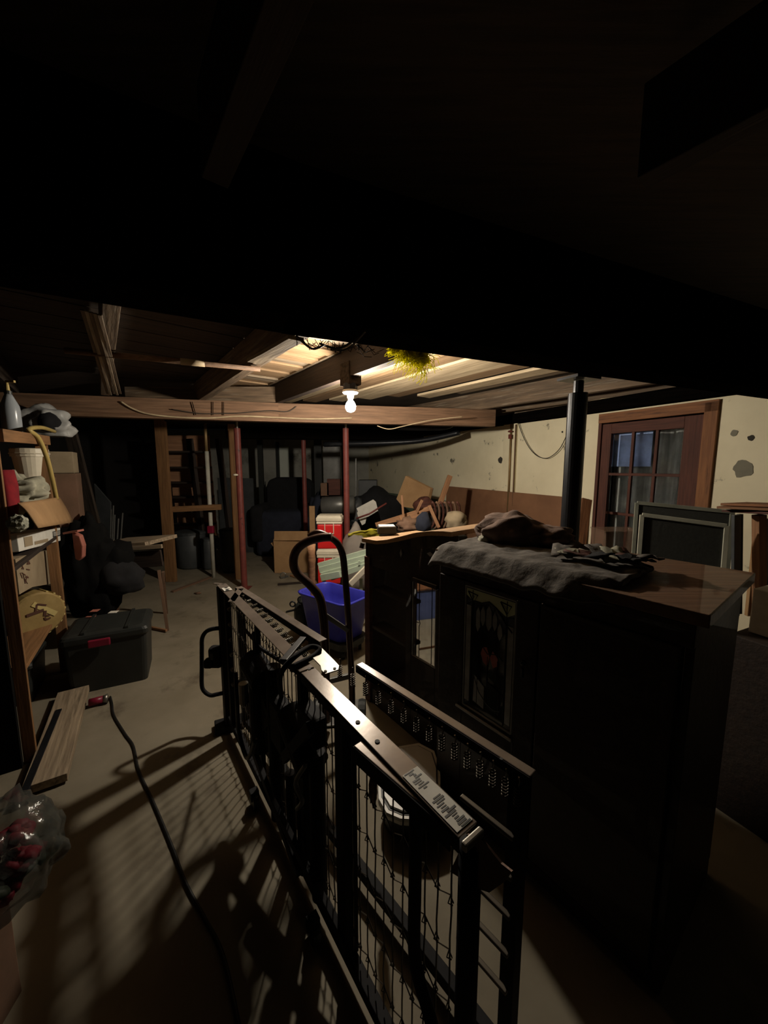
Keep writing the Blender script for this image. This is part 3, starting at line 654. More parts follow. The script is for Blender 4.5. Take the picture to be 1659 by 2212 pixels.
for px, py, sx, sy, m_, nm in ((245, 1322, .055, .045, M_stick, 'white_sticker'), (205, 1319, .05, .05, M_salmon, 'salmon_sticker'), (196, 1332, .06, .02, M_salmon, 'salmon_strip')):
    c = P(px, py, .415); MB().box(c, (sx, sy, .003), frame(tx+ty*.3)).build(nm, m_, tt)
tote('storage_tote', 'low black box pushed under the shelves left of the big tote', (-2.22, 2.20, 0), (-.846, -.533, 0), .38, .4, .27, M_blkpl, M_blkpl)
# dark coats / vacuum behind the tote
c = V((-2.42, 2.98, 0)); th = thing('coat_pile', 'pile of black coats heaped behind the big tote', 'coat', c)
MB().blob(D(200, 1240, 2.98), (.40, .34, .95), .13, 3.2, 5, True, 4).build('coat', M_black, th, smooth=True)
MB().blob(D(250, 1215, 3.05), (.30, .28, .40), .2, 2.4, 11, True, 3).build('sleeve', M_black, th, smooth=True)
MB().blob(D(262, 1250, 3.0), (.34, .3, .30), .15, 2, 6, True, 3).build('lower_coat', M_blkcl, th, smooth=True)
q = D(164, 1180, 2.72); th = thing('vinyl_cushion', 'salmon pink curved cushion edge beside the white carton', 'cushion', q)
m = MB(); pp = [D(155, 1150, 2.72), D(172, 1158, 2.72), D(179, 1180, 2.72), D(178, 1205, 2.72), D(170, 1212, 2.72), D(162, 1208, 2.72), D(158, 1180, 2.72)]
m.prism(pp, V((-.02, .06, 0))).build('cushion', M_salmon, th, bevel=.008); MB().bar(D(143, 1151, 2.71), D(174, 1146, 2.71), .06, .014).build('flap', M_salmon, th)
# wooden table with splayed legs
q = V((-2.15, 3.45, 0)); th = thing('wooden_table', 'small wooden table with pale edge and splayed legs behind the coats', 'table', q)
a = D(238, 1173, 3.55); b = D(350, 1166, 3.45); board('table_top', a, b, .40, .035, M_boardC, th)
board('edge_strip', D(255, 1186, 3.28), D(350, 1180, 3.24), .02, .035, M_boardC, th)
board('apron', D(262, 1212, 3.30), D(350, 1205, 3.27), .02, .15, M_string, th)
for t_, b_, Yt in (((343, 1232), (362, 1362), 3.24), ((352, 1235), (360, 1325), 3.50), ((262, 1235), (252, 1330), 3.45)):
    fp = P(*b_, 0.0); board('leg', D(*t_, Yt), fp, .025, .025, M_carddk, th)
board('stretcher', P(362, 1362, .02)+V((-.01, 0, 0)), P(300, 1350, .02), .02, .02, M_wfurn, th)
# fireplace tools
q = D(258, 1180, 4.3); th = thing('metal_rods', 'bundle of thin metal rods standing in the dark opening', 'rods', V((q.x, q.y, 0)))
for t_, b_ in (((265, 1108), (252, 1290)), ((245, 1092), (238, 1290)), ((248, 1112), (241, 1290)), ((256, 1120), (246, 1290)), ((240, 1100), (236, 1290))):
    MB().tube([D(*t_, 4.3), D(*b_, 4.25)], .008, 6).build('rod', M_grmet, th)
c = P(240, 1300, 0); MB().lathe(V((q.x-.03, q.y-.03, 0)), [(.10, 0), (.10, .02), (.03, .04)], 14).build('stand', M_blkmet, th)
tag(MB().prism([D(203, 1045, 4.6), D(238, 1085, 4.6), D(246, 1300, 4.6), D(230, 1300, 4.6)], V((0, .02, 0))).build('glass_sheet', M_dgrey), 'dark triangular sheet leaning behind the plank', 'sheet')
# ================================================================== FLOOR THINGS, LEFT
a = P(160, 1497, 0.02); b = P(98, 1700, .02); th = thing('floor_plank', 'worn plank lying on the floor in front of the big tote', 'plank', (a+b)/2-Z*.02)
board('plank', a+Z*.012, b+Z*.012, .16, .04, M_boardC, th, warp=.003)
board('edge_rail', P(128, 1540, .03), P(50, 1730, .03), .03, .05, M_blkmet, th)
cp = [P(x, y, .006) for x, y in ((238, 1505), (242, 1520), (246, 1545), (270, 1585), (288, 1612), (300, 1665), (330, 1730), (372, 1830), (400, 1905), (440, 1980), (480, 2060), (515, 2212), (530, 2330))]
tag(MB().tube(cat_path(cp), .006, 8).build('extension_cord', M_bcable, smooth=True), 'black extension cord snaking down the floor towards us', 'cord')
a = P(192, 1518, .03); b = P(233, 1508, .03); th = thing('flashlight', 'small red flashlight lying by the plank end', 'flashlight', (a+b)/2-Z*.03)
MB().tube([a, a.lerp(b, .75)], .022, 12).build('handle', M_maroon, th, smooth=True); MB().tube([a.lerp(b, .75), b], [.022, .028], 12).build('chrome_head', M_steel, th, smooth=True)
# bag of red flowers on a box near us
q = D(25, 1985, .80); q.z = .0; R_ = frame((1, .15, 0)); bx = V((-1.24, .66, 0)); th = thing('packing_box', 'brown packing box at the lower left edge under the bag', 'box', bx)
MB().box(bx+Z*.20, (.46, .40, .40), R_).build('carton_body', M_carddk, th, bevel=.004)
q = D(50, 1840, .86); fb_ = V((q.x-.045, q.y-.03, .40)); th = thing('flower_bag', 'clear crinkled plastic bag of red artificial flowers, lower left', 'bag', fb_)
MB().blob(fb_+Z*.10, (.27, .26, .26), .16, 2.6, 2, True, 4, sharp=True).build('wrapper', M_clear, th, smooth=True)
for i, (dx, dy, dz) in enumerate(((-.07, 0, .16), (.04, .02, .15), (.065, .0, .10), (.02, -.05, .14), (.055, -.04, .06), (-.04, .03, .09))):
    m = MB()
    for k in range(7):
        a = k*2*math.pi/7+i; m.blob(fb_+V((dx+.022*math.cos(a), dy+.022*math.sin(a), dz+.008*(k % 2))), (.04, .035, .03), .2, 3, k+i, False, 2)
    m.blob(fb_+V((dx, dy, dz+.012)), (.03, .03, .03), .2, 3, i, False, 2); m.build('flower', M_fred, th, smooth=True)
for i in range(6): MB().blob(fb_+V((random.uniform(-.1, .08), random.uniform(-.08, .08), random.uniform(.04, .12))), (.10, .04, .02), .2, 3, i, False, 2, frame(V((random.gauss(0, 1), random.gauss(0, 1), .4)))).build('leaf', M_leaf, th, smooth=True)
# ================================================================== FOLDED ADJUSTABLE BED FRAME
ZR = .85
A0 = P(478, 1262, ZR); A1 = P(1012, 1797, ZR); AD = (A1-A0).normalized(); AL = (A1-A0).length; AN = V((AD.y, -AD.x, 0))
if AN.x > 0: AN = -AN            # towards the camera's left
B0 = P(515, 1268, ZR); B1 = P(1152, 1672, ZR); BD = (B1-B0).normalized(); BL = (B1-B0).length
def A(px, py, off=0.0): return PL(px, py, A0+AN*off, AN)
def B(px, py): return PL(px, py, B0, V((BD.y, -BD.x, 0)))
def a_(s, off=0.0, z=0.0): q = A0+AD*s+AN*off; q.z = z; return q
def b_(s, off=0.0, z=0.0): q = B0+BD*s+V((BD.y, -BD.x, 0)).normalized()*off; q.z = z; return q
bed = thing('folded_bed_frame', 'folded steel bed frame on its side with spring mesh and black motors', 'bed frame', a_(AL/2))
def holes(par, pts, up=Z, r=.006): 
    for p in pts: MB().lathe(p, [(r, .0), (r, .0016), (0.0005, .0017)], 10, Matrix.Identity(3)).build('bolt_hole', M_ink, par)
sA1 = (P(640, 1436, ZR)-A0).dot(AD); sA2 = (P(655, 1440, ZR)-A0).dot(AD)
# rails of the near panel (flat bars with a folded lip)
r1 = board('top_rail', a_(0, 0, ZR), a_(sA1+.05, 0, ZR), .05, .004, M_rail, bed)
board('rail_lip', a_(0, -.024, ZR-.014), a_(sA1+.05, -.024, ZR-.014), .003, .028, M_bedblk, bed)
r2 = board('top_rail', a_(sA1+.06, 0, ZR+.002), a_(AL, 0, ZR+.002), .05, .004, M_rail, bed)
board('rail_lip', a_(sA1+.06, .024, ZR-.014), a_(AL, .024, ZR-.014), .003, .028, M_bedblk, bed)
s3 = (A(782, 1600)-A0).dot(AD)
board('inner_rail', a_(s3+.04, .034, ZR-.006), a_(AL-.04, .006, ZR-.004), .035, .004, M_rail, bed)
board('inner_rail_lip', a_(s3+.04, .052, ZR-.026), a_(AL-.02, .025, ZR-.022), .003, .04, M_bedblk, bed)
holes(bed, [P(x, y, ZR+.0045) for x, y in ((668, 1445), (773, 1560), (815, 1602), (660, 1432))])
# far panel rails
sB1 = (P(672, 1394, ZR)-B0).dot(BD); sB2 = (P(733, 1453, ZR)-B0).dot(BD)
board('top_rail', b_(0, 0, ZR), b_(sB1, 0, ZR), .036, .004, M_rail, bed); board('rail_lip', b_(0, .017, ZR-.013), b_(sB1, .017, ZR-.013), .003, .026, M_bedblk, bed)
board('top_rail', b_(sB2, 0, ZR), b_(BL, 0, ZR), .026, .004, M_rail, bed); board('rail_lip', b_(sB2, .014, ZR-.012), b_(BL, .014, ZR-.012), .003, .024, M_bedblk, bed)
holes(bed, [P(x, y, ZR+.003) for x, y in ((1083, 1640), (522, 1275))], r=.004)
# V shaped end piece, hinge plate, cross bar
board('end_bracket', P(462, 1260, ZR), P(484, 1262, ZR), .02, .004, M_rail, bed)
board('end_bracket', P(500, 1300, ZR), P(520, 1272, ZR), .035, .004, M_rail, bed)
hp = [P(x, y, ZR+.008) for x, y in ((668, 1416), (696, 1402), (722, 1428), (733, 1440), (731, 1449), (703, 1458), (694, 1450), (692, 1440))]
MB().prism(hp, Z*.004).build('hinge_plate', M_steel, bed, bevel=.001)
holes(bed, [P(723, 1444, ZR+.013), P(703, 1450, ZR+.013)], r=.005)
board('cross_bar', P(612, 1428, ZR+.004), P(655, 1378, ZR+.004), .025, .012, M_blkmet, bed)
MB().tube(cat_path([P(608, 1505, .62), P(606, 1460, .8), P(630, 1425, .87), P(668, 1398, .875), P(690, 1402, .87), P(676, 1418, .86), P(632, 1440, .86)], 8), .009, 8).build('strap', M_blkcl, bed, smooth=True)
# barcode labels
def sticker(u0, u1, off, wd, par):
    board('label', a_(u0, off, ZR+.0055), a_(u1, off, ZR+.0055), wd, .0006, M_stick, par, bevel=0)
    n = 26
    for k in range(n):
        if k in (9, 10, 11, 12): continue
        c = u0+(u1-u0)*(k+.5)/n; MB().box(a_(c, off+random.uniform(-.006, .006), ZR+.0062), ((u1-u0)/n*random.uniform(.3, .8), wd*random.uniform(.15, .7), .0004), frame(AD)).build('label_print', M_dgrey, par)
sticker(AL-.16, AL-.008, 0, .042, bed)
sticker(.09, .15, .0, .040, bed)
MB().box(a_(AL+.01, 0, ZR-.006), (.012, .05, .016), frame(AD)).build('rail_end', M_steel, bed, bevel=.003)
# near end plate hanging down
ep = [A(x, y, -.02) for x, y in ((1012, 1800), (1045, 1812), (1085, 1862), (1108, 1880), (1095, 1900), (1060, 1925), (1030, 1915), (975, 1880))]
MB().prism(ep, AN*.004).build('end_plate', M_truck, bed)
# posts of the near panel
def post(s, off, w_, z0, z1, nm='post', m=M_bedblk, par=bed): return board(nm, a_(s, off, z0), a_(s, off, z1), w_, w_, m, par, up=AD)
post(.02, .0, .052, 0.03, ZR-.01); post(.115, -.0, .03, .06, ZR-.01)
sx = lambda px, py: (A(px, py)-A0).dot(AD)
for px, w_ in ((563, .02), (655, .03), (745, .045)): post(sx(px, 1520), .0, w_, .08, ZR-.02)
board('bottom_rail', a_(.0, 0, .07), a_(AL, 0, .07), .03, .04, M_bedblk, bed)
# bent leg tube
s5 = sx(906, 1750)
MB().tube(cat_path([a_(s5, .01, ZR-.03), a_(s5, .01, .6), a_(s5+.0, .01, .46), a_(s5+.015, .01, .40), a_(s5+.05, .01, .35), a_(s5+.075, .01, .28), a_(s5+.08, .01, .05)], 6), .014, 12).build('leg_tube', M_bedblk, bed, smooth=True)
MB().tube([a_(AL-.01, -.02, ZR-.05), a_(AL-.01, -.02, .03)], .022, 12).build('leg_tube', M_bedblk, bed, smooth=True)
# small diagonal braces
for p, q in (((516, 1345), (566, 1402)), ((516, 1474), (566, 1428)), ((566, 1402), (640, 1450))):
    board('brace', A(*p), A(*q), .014, .01, M_bedblk, bed, up=AN)
# wire mesh: uprights with link rows (joined, hundreds of links)
m = MB(); s = .15
cols = []
while s < AL-.03: cols.append(s); s += .0365
for s in cols:
    pts = []
    for k in range(13):
        z = .10+(ZR-.14)*k/12; pts.append(a_(s+.0012*math.sin(k*2.1+s*30), -.005+.001*math.cos(k*3), z))
    m.tube(pts, .0019, 4)
for r in range(6):
    z = .16+r*.125
    pts = []
    for i, s in enumerate(cols): pts += [a_(s, -.005, z+(.012 if i % 2 else -.012))]
    m.tube(pts, .0016, 4)
    for s in cols: m.tube([a_(s+.006*math.cos(t), -.005+.004*math.sin(t*2), z+.012*math.sin(t)) for t in (0, 1.2, 2.5, 3.8, 5.1)], .0016, 3)
o = m.build('link_mesh', M_wire, bed); o['kind'] = 'stuff'
# coil springs of the far panel and between the rails
def coil(c, ax, r, L, turns=5, n=7):
    R = frame(ax); return [c+R @ V((L*t/(turns*n)-L/2, r*math.cos(2*math.pi*t/n), r*math.sin(2*math.pi*t/n))) for t in range(turns*n+1)]
for i in range(13):
    t = i/12; c = P(528+t*126, 1288+t*127, ZR-.012); o = MB().tube(coil(c, AN+AD*.25, .008, .034), .0022, 5).build('coil_spring', M_steel if i % 2 else M_wire, bed, smooth=True)
for i in range(15):
    px = 745+i*27.5; s = (B(px, 1475+i*15)-B0).dot(BD); 
    if s > BL-.02: s = BL-.02-.01*(15-i)
    c = b_(s, .02, ZR-.055)
    MB().tube(coil(c, V((0, 0, 1)), .0075, .045, 6), .002, 5).build('coil_spring', M_wire, bed, smooth=True)
    MB().tube([c+Z*.022, c+Z*.035+V((.003, 0, 0)), c+Z*.045], .0022, 5).build('spring_hook', M_steel, bed)
for i in range(6):
    s = .10+i*.075; MB().tube(coil(a_(.135, .0, ZR-.10-i*.085), AD, .007, .035, 5), .0022, 5).build('coil_spring', M_steel, bed, smooth=True)
# far panel: posts, bottom rail and a few slats
board('bottom_rail', b_(0, 0, .07), b_(BL, 0, .07), .03, .04, M_bedblk, bed)
for s in (.02, BL-.03): board('post', b_(s, 0, .05), b_(s, 0, ZR-.01), .035, .035, M_bedblk, bed, up=BD)
for k in range(5): board('slat', b_(BL-.16, .03, .70-k*.1), b_(BL-.02, .03, .70-k*.1), .012, .010, M_wire, bed)
# drive unit: motors, columns, arms
def cyl(p, q, r, nm, m=M_bedblk, n=18): return MB().tube([p, q], r, n).build(nm, m, bed, smooth=False)
o1 = .0
cyl(a_(.58, o1+.02, .66), a_(.74, o1+.02, .64), .055, 'motor'); cyl(a_(.66, o1+.02, .60), a_(.66, o1+.02, .30), .042, 'actuator_tube')
cyl(a_(.78, o1, .72), a_(.78, o1, .06), .03, 'actuator_tube'); cyl(a_(.95, o1, .62), a_(1.14, o1+.01, .55), .055, 'motor')
MB().box(a_(.86, o1+.0, .52), (.14, .06, .20), frame(AD)).build('drive_housing', M_bedblk, bed, bevel=.02)
MB().box(a_(.70, o1-.0, .50), (.10, .06, .18), frame(AD)).build('drive_housing', M_bedblk, bed, bevel=.02)
MB().box(a_(1.02, o1-.01, .40), (.08, .05, .16), frame(AD)).build('gear_box', M_bedblk, bed, bevel=.02)
MB().box(a_(1.12, o1+.0, .68), (.13, .05, .10), frame(AD)).build('control_box', M_bedblk, bed, bevel=.01)
cyl(a_(1.15, o1, .60), a_(1.15, o1, .07), .026, 'actuator_tube'); cyl(a_(1.03, o1, .34), a_(1.03, o1, .05), .022, 'actuator_tube')
cyl(a_(.92, o1, .36), a_(.92, o1, .05), .018, 'actuator_tube')
for p, q in ((a_(.62, .02, .62), a_(.80, .02, .50)), (a_(.56, .02, .30), a_(.80, .02, .52)), (a_(.90, .06, .25), a_(1.35, .02, .14)), (a_(.62, .05, .30), a_(1.10, .05, .14)), (a_(1.0, .05, .50), a_(1.22, .05, .75)), (a_(.56, .0, .78), a_(.68, .02, .6))):
    board('lift_arm', p, q, .035, .018, M_bedblk, bed, up=AN)
MB().tube(cat_path([a_(.70, .12, .70), a_(.74, .13, .60), a_(.70, .12, .45), a_(.80, .12, .40), a_(.92, .12, .55)]), .008, 8).build('motor_cable', M_bcable, bed, smooth=True)
MB().tube(cat_path([a_(1.20, .06, .62), a_(1.17, .08, .55), a_(1.19, .07, .50), a_(1.15, .07, .44)]), .007, 8).build('motor_cable', M_grmet, bed, smooth=True)
cyl(a_(.76, .11, .60), a_(.76, .11, .68), .018, 'chrome_rod', M_steel, 12)
# feet and casters
def caster(s, off):
    c = a_(s, off, .035); MB().lathe(c, [(.0, -.012), (.034, -.012), (.036, 0), (.034, .012), (0, .012)], 18, frame(AN) @ Matrix.Rotation(math.pi/2, 3, 'Y')).build('caster_wheel', M_blkpl, bed)
    MB().box(c+Z*.03, (.03, .035, .04), frame(AD)).build('caster_fork', M_bedblk, bed)
caster(.62, .05); caster(1.2, .05); 
MB().box(a_(.02, .0, .02), (.16, .10, .035), frame(V((1, .5, 0)))).build('foot', M_bedblk, bed, bevel=.006)
# bent handle loop with its black clamp
L0 = a_(.0, .0, 0); YL = A0.y-.02
lp = [D(x, y, YL) for x, y in ((482, 1357), (462, 1358), (446, 1364), (437, 1378), (436, 1400), (436, 1440), (436, 1480), (442, 1494), (455, 1502), (468, 1500), (482, 1497))]
MB().tube(cat_path(lp, 4), .0115, 10).build('handle_loop', M_bedblk, bed, smooth=True)
MB().box(D(467, 1418, YL), (.07, .06, .12)).build('clamp', M_bedblk, bed, bevel=.015); MB().box(D(452, 1432, YL-.02), (.05, .05, .05)).build('clamp_knob', M_bedblk, bed, bevel=.012)
MB().box(D(457, 1419, YL-.05), (.016, .004, .035)).build('pale_label', M_dgrey, bed)

# ================================================================== CABINETS
CH = 1.15
C0 = P(948, 1184, CH); C1 = P(1540, 1325, CH); CD = (C1-C0).normalized(); CW = (C1-C0).length
CN = V((CD.y, -CD.x, 0))
if CN.y > 0: CN = -CN            # front faces us and to the left
def cp_(s, d, z, o0=None): q = (o0 or C0)+CD*s-CN*d; q.z = z; return q
def C(px, py, off=0.0): return PL(px, py, C0+CN*off, CN)
print('cab2', C0, C1, CW)
CDP = .56
k2 = thing('glass_door_cabinet', 'big dark wooden cabinet with leaded glass door, blankets on top', 'cabinet', cp_(CW/2, CDP/2, 0))
def cb(par, s0, s1, d0, d1, z0, z1, nm, m, o0=None, bevel=.003):
    R = frame(CD); c = (cp_(s0, d0, z0, o0)+cp_(s1, d1, z1, o0))/2
    return MB().box(c, (abs(s1-s0), abs(d1-d0), abs(z1-z0)), R).build(nm, m, par, bevel=bevel)
gs1_ = (C(1117, 1400)-C0).dot(CD)
cb(k2, 0.0, CW, -.02, CDP+.0, CH-.035, CH, 'cabinet_top', M_cabtop)
cb(k2, .02, .04, .0, CDP-.01, .06, CH-.036, 'side_panel', M_cab); cb(k2, CW-.045, CW-.025, 0, CDP-.01, .06, CH-.036, 'side_panel', M_cab)
cb(k2, gs1_+.12, CW-.045, CDP-.03, CDP-.015, .06, CH-.036, 'back_panel', M_cab); cb(k2, .02, CW-.025, .01, CDP-.02, 0.0, .06, 'plinth', M_cab)
cb(k2, .04, CW-.045, .03, CDP-.03, .06, .08, 'floor_panel', M_cab); cb(k2, .04, CW-.045, .06, CDP-.03, .60, .62, 'shelf', M_cab)
cb(k2, .02, CW-.025, -.012, .012, CH-.10, CH-.036, 'front_rail', M_cab)
g = [C(1014, 1262), C(1121, 1297), C(1111, 1573), C(1005, 1523)]
gs0 = ((g[0]-C0).dot(CD)+(g[3]-C0).dot(CD))/2; gs1 = ((g[1]-C0).dot(CD)+(g[2]-C0).dot(CD))/2; gz1 = (g[0].z+g[1].z)/2; gz0 = (g[2].z+g[3].z)/2
print('glass', gs0, gs1, gz0, gz1)
def leaded(par, s0, s1, z0, z1, o0=None, mirror=False, off=-.004):
    gl = thing if 0 else None
    def q(u, v, o=0): return cp_(s0+(s1-s0)*u, off-o, z0+(z1-z0)*v, o0)
    pane = MB().prism([q(0, 0), q(1, 0), q(1, 1), q(0, 1)], CN*-.004).build('glass_pane', M_pane, par)
    def strip(pts, r=.0022, m=M_lead, nm='lead_came'): MB().tube([q(u, v, .002) for u, v in pts], r, 5).build(nm, m, pane)
    for u in (.0, 1): strip([(u, 0), (u, 1)], .004, M_bevel, 'frame_bead')
    for v in (0, 1): strip([(0, v), (1, v)], .004, M_bevel, 'frame_bead')
    strip([(.16, .02), (.16, .98)]); strip([(.84, .02), (.84, .98)])
    if mirror:
        strip([(.30, .02), (.30, .42), (.34, .46), (.30, .5), (.30, .98)]); strip([(.16, .46), (.30, .46)]); return pane
    def piece(pts, m, nm='glass_piece'): MB().prism([q(u, v, .001) for u, v in pts], CN*.0015).build(nm, m, pane)
    arch = [(.05, .86), (.2, .90), (.35, .90), (.5, .93), (.65, .90), (.8, .82), (.95, .76)]
    piece([(.02, .985), (.98, .985), (.98, .90), (.84, .86), (.66, .90), (.5, .93), (.34, .90), (.14, .90), (.02, .93)], M_greengl)
    strip(arch, .003); 
    piece([(.03, .05), (.13, .05), (.13, .85), (.03, .85)], M_bevel); piece([(.87, .05), (.97, .05), (.97, .80), (.87, .80)], M_bevel)
    for cu, cv in ((.16, .93), (.82, .93)):
        strip([(cu-.10, cv+.03), (cu+.10, cv+.02), (cu+.02, cv-.05), (cu-.10, cv+.03)], .0035); piece([(cu-.05, cv+.015), (cu+.05, cv+.01), (cu+.01, cv-.02)], M_bevel)
    for cu, w_, v0, v1 in ((.28, .05, .66, .86), (.38, .05, .72, .88), (.5, .06, .70, .90), (.62, .05, .72, .87), (.72, .05, .66, .80)):
        piece([(cu-w_, v0+.05), (cu, v0), (cu+w_, v0+.05), (cu+w_*.8, v1-.04), (cu, v1), (cu-w_*.8, v1-.04)], M_bevel); strip([(cu-w_, v0), (cu-w_, v1)], .0018)
    for u in (.30, .5, .70): strip([(u, .05), (u, .5)], .0018)
    strip([(.22, .30), (.34, .18), (.5, .12), (.66, .10), (.78, .12)]); strip([(.22, .58), (.40, .56), (.5, .52), (.7, .55), (.8, .52)])
    piece([(.36, .50), (.42, .44), (.50, .42), (.54, .50), (.48, .57), (.40, .56)], M_redgl); piece([(.55, .50), (.62, .43), (.70, .46), (.70, .52), (.60, .56)], M_redgl)
    piece([(.22, .08), (.45, .06), (.45, .24), (.24, .30)], M_greengl if 0 else M_bevel); piece([(.5, .08), (.76, .08), (.76, .26), (.5, .3)], M_dkgl)
    piece([(.52, .34), (.74, .30), (.74, .38), (.54, .40)], M_greengl if 0 else M_dkgl)
    return pane
d2 = cb(k2, .03, gs0-.004, -.022, -.002, .10, CH-.10, 'door_stile', M_cab); cb(k2, gs1+.004, gs1+.085, -.022, -.002, .10, CH-.10, 'door_stile', M_cab)
cb(k2, gs0-.004, gs1+.004, -.022, -.002, gz1+.004, CH-.10, 'door_rail', M_cab); cb(k2, gs0-.004, gs1+.004, -.022, -.002, .10, gz0-.004, 'door_rail', M_cab)
cb(k2, gs0-.03, gs1+.01, -.032, -.022, gz0-.022, gz0-.012, 'bead_moulding', M_bevel)
leaded(k2, gs0, gs1, gz0, gz1, off=-.016)
cb(k2, gs1+.09, CW-.05, -.02, .0, .10, CH-.10, 'front_panel', M_cab)
kb = cp_(gs1+.045, -.035, (gz0+gz1)/2+.05); MB().blob(kb, (.022, .022, .022), .05, 2, 1, False, 2).build('door_knob', M_blkmet, k2, smooth=True)
MB().tube([kb+Z*-.02, kb+Z*-.05], .006, 8).build('door_pull', M_blkmet, k2)
# ---- cabinet with the curved crown
E0 = P(790, 1166, 1.05)
K1W = .88; K1D = .42
def e_(s, d, z): return cp_(s, d, z, E0)
k1 = thing('crowned_cabinet', 'dark wooden cabinet with curved crown and narrow mirrored door', 'cabinet', e_(K1W/2, K1D/2, 0))
_cs = []
for _px, _py in ((790, 1165), (812, 1168), (835, 1166), (865, 1159), (896, 1151), (926, 1147.5), (955, 1147.5), (985, 1150), (1010, 1154)):
    _q = PL(_px, _py, E0+CN*.03, CN); _cs.append(((_q-E0).dot(CD), _q.z))
_cs[0] = (0, _cs[0][1]); _mid = max(_cs, key=lambda t: t[1])[0]
_cs = [c for c in _cs if c[0] <= _mid]; _cs += [(2*_mid-c[0], c[1]) for c in reversed(_cs[:-1])]
K1W = (C0-E0).dot(CD)-.03
def crown(s):
    for (a, za), (b, zb) in zip(_cs, _cs[1:]):
        if a <= s <= b+1e-6: return za+(zb-za)*(s-a)/(b-a)
    return _cs[-1][1]
n = 28; top = [e_(K1W*i/n, -.025, crown(K1W*i/n)) for i in range(n+1)]
rg = []
for i in range(n+1):
    s = K1W*i/n; z = crown(s); rg.append([e_(s, -.03, z-.022), e_(s, -.03, z), e_(s, K1D, z), e_(s, K1D, z-.022)])
MB().loft(rg).build('crown_top', M_crown, k1, smooth=False)
fp = [e_(K1W*i/n, -.0, crown(K1W*i/n)-.024) for i in range(n+1)]
fr = MB().prism(fp+[e_(K1W, 0, .90), e_(0, 0, .90)], -CN*.02).build('crown_fascia', M_cab, k1)
eg = [PL(x, y, E0, CN) for x, y in ((897, 1246), (953, 1262), (951, 1430), (892, 1412))]
es0 = ((eg[0]-E0).dot(CD)+(eg[3]-E0).dot(CD))/2; ez1 = eg[0].z-.005; ez0 = eg[3].z; print('cab1', E0, es0, ez0, ez1, (eg[1]-E0).dot(CD))
MB().tube([e_(-.005, -.03, 1.0+.02*math.sin(k)) for k in (0,)]+[e_(-.005, -.02, 1.03)], .014, 8).build('crown_scroll', M_cab, k1)
for s0, s1, nm in ((0, .022, 'side_panel'), (K1W-.022, K1W, 'side_panel')): cb(k1, s0, s1, .0, K1D, .0, 1.02, nm, M_cab, E0)
cb(k1, 0, .055, -.012, .012, 0, .95, 'front_stile', M_door, E0)
cb(k1, .055, es0-.03, -.0, .02, .50, .52, 'open_shelf', M_cab, E0); cb(k1, .055, es0-.05, .02, .10, .50, .52, 'open_shelf', M_cab, E0); cb(k1, .055, es0-.05, .02, .10, .74, .76, 'open_shelf', M_cab, E0)
cb(k1, es0-.05, es0-.005, -.016, .006, .1, .90, 'door_stile', M_cab, E0); cb(k1, es0+.175, es0+.24, -.016, .006, .1, .90, 'door_stile', M_cab, E0)
cb(k1, es0-.005, es0+.175, -.016, .006, ez1+.002, .90, 'door_rail', M_cab, E0); cb(k1, es0-.005, es0+.175, -.016, .006, .10, ez0-.002, 'door_rail', M_cab, E0)
cb(k1, es0+.24, K1W-.022, -.01, .006, .1, .90, 'front_panel', M_cab, E0); cb(k1, 0.02, K1W-.022, .0, K1D-.02, 0, .10, 'plinth', M_cab, E0)
leaded(k1, es0, es0+.17, ez0, ez1, E0, True, -.008)
# glass ornaments in the fascia
for px, py, w_, h_ in ((867, 1195, .02, .045), (930, 1197, .045, .024)):
    c = PL(px, py, E0+CN*.004, CN); MB().prism([c-CD*w_/2, c+Z*h_/2, c+CD*w_/2, c-Z*h_/2], CN*.004).build('glass_ornament', M_bevel, k1)
# black box with a white top on the crown
q = e_(.085, .13, crown(.12)-.0); c = D(835, 1157, 2.36); c.z = 1.075
th = thing('small_black_box', 'small black box with white top standing on the crowned cabinet', 'box', c)
MB().box(c+Z*.022, (.115, .10, .045), frame((1, .1, 0))).build('box_body', M_blkpl, th, bevel=.003); MB().box(c+Z*.0465, (.10, .09, .004), frame((1, .1, 0))).build('white_top', M_stick, th)
# ---- blanket and bundle on the glass door cabinet
M_k = 1
def blanket(u, v):
    s = .0+u*.70; d = -.06+v*.42
    z = CH+.018+.010*noise.noise(V((s*9, d*9, 1)))+.007*noise.noise(V((s*22, d*22, 4)))
    if d < 0: z -= (-d)*1.1+.0
    if s < 0.02: z -= (.02-s)*.8
    if u > .8: d = d*(1-(u-.8)*1.5)+.16*(u-.8)
    p = cp_(s, d, z); return p
tag(MB().grid(lambda u, v: (lambda p: p)(blanket(u, v)), 60, 36).build('grey_blanket', M_grycl, smooth=True, solid=.012), 'dark grey blanket spread over the glass door cabinet top', 'blanket')
th = thing('cloth_bundle', 'brown cloth bundle piled on the grey blanket', 'cloth', D(1110, 1175, 1.62))
MB().blob(D(1105, 1152, 1.62), (.28, .24, .18), .16, 2.4, 3, True, 4).build('bundle', M_brncl, th, smooth=True)
MB().blob(D(1180, 1165, 1.58), (.22, .2, .12), .2, 2.4, 7, True, 4).build('loose_cloth', M_brncl, th, smooth=True)
MB().blob(D(1225, 1185, 1.5), (.16, .14, .06), .3, 3, 12, True, 3).build('pale_rag', M_grycl, th, smooth=True)
MB().blob(D(1048, 1172, 1.60), (.06, .08, .09), .2, 3, 5, True, 3).build('cream_cuff', M_whtcl, th, smooth=True)
th = thing('paper_scraps', 'crumpled dark papers and leather scraps by the brown bundle', 'paper', D(1270, 1195, 1.45))
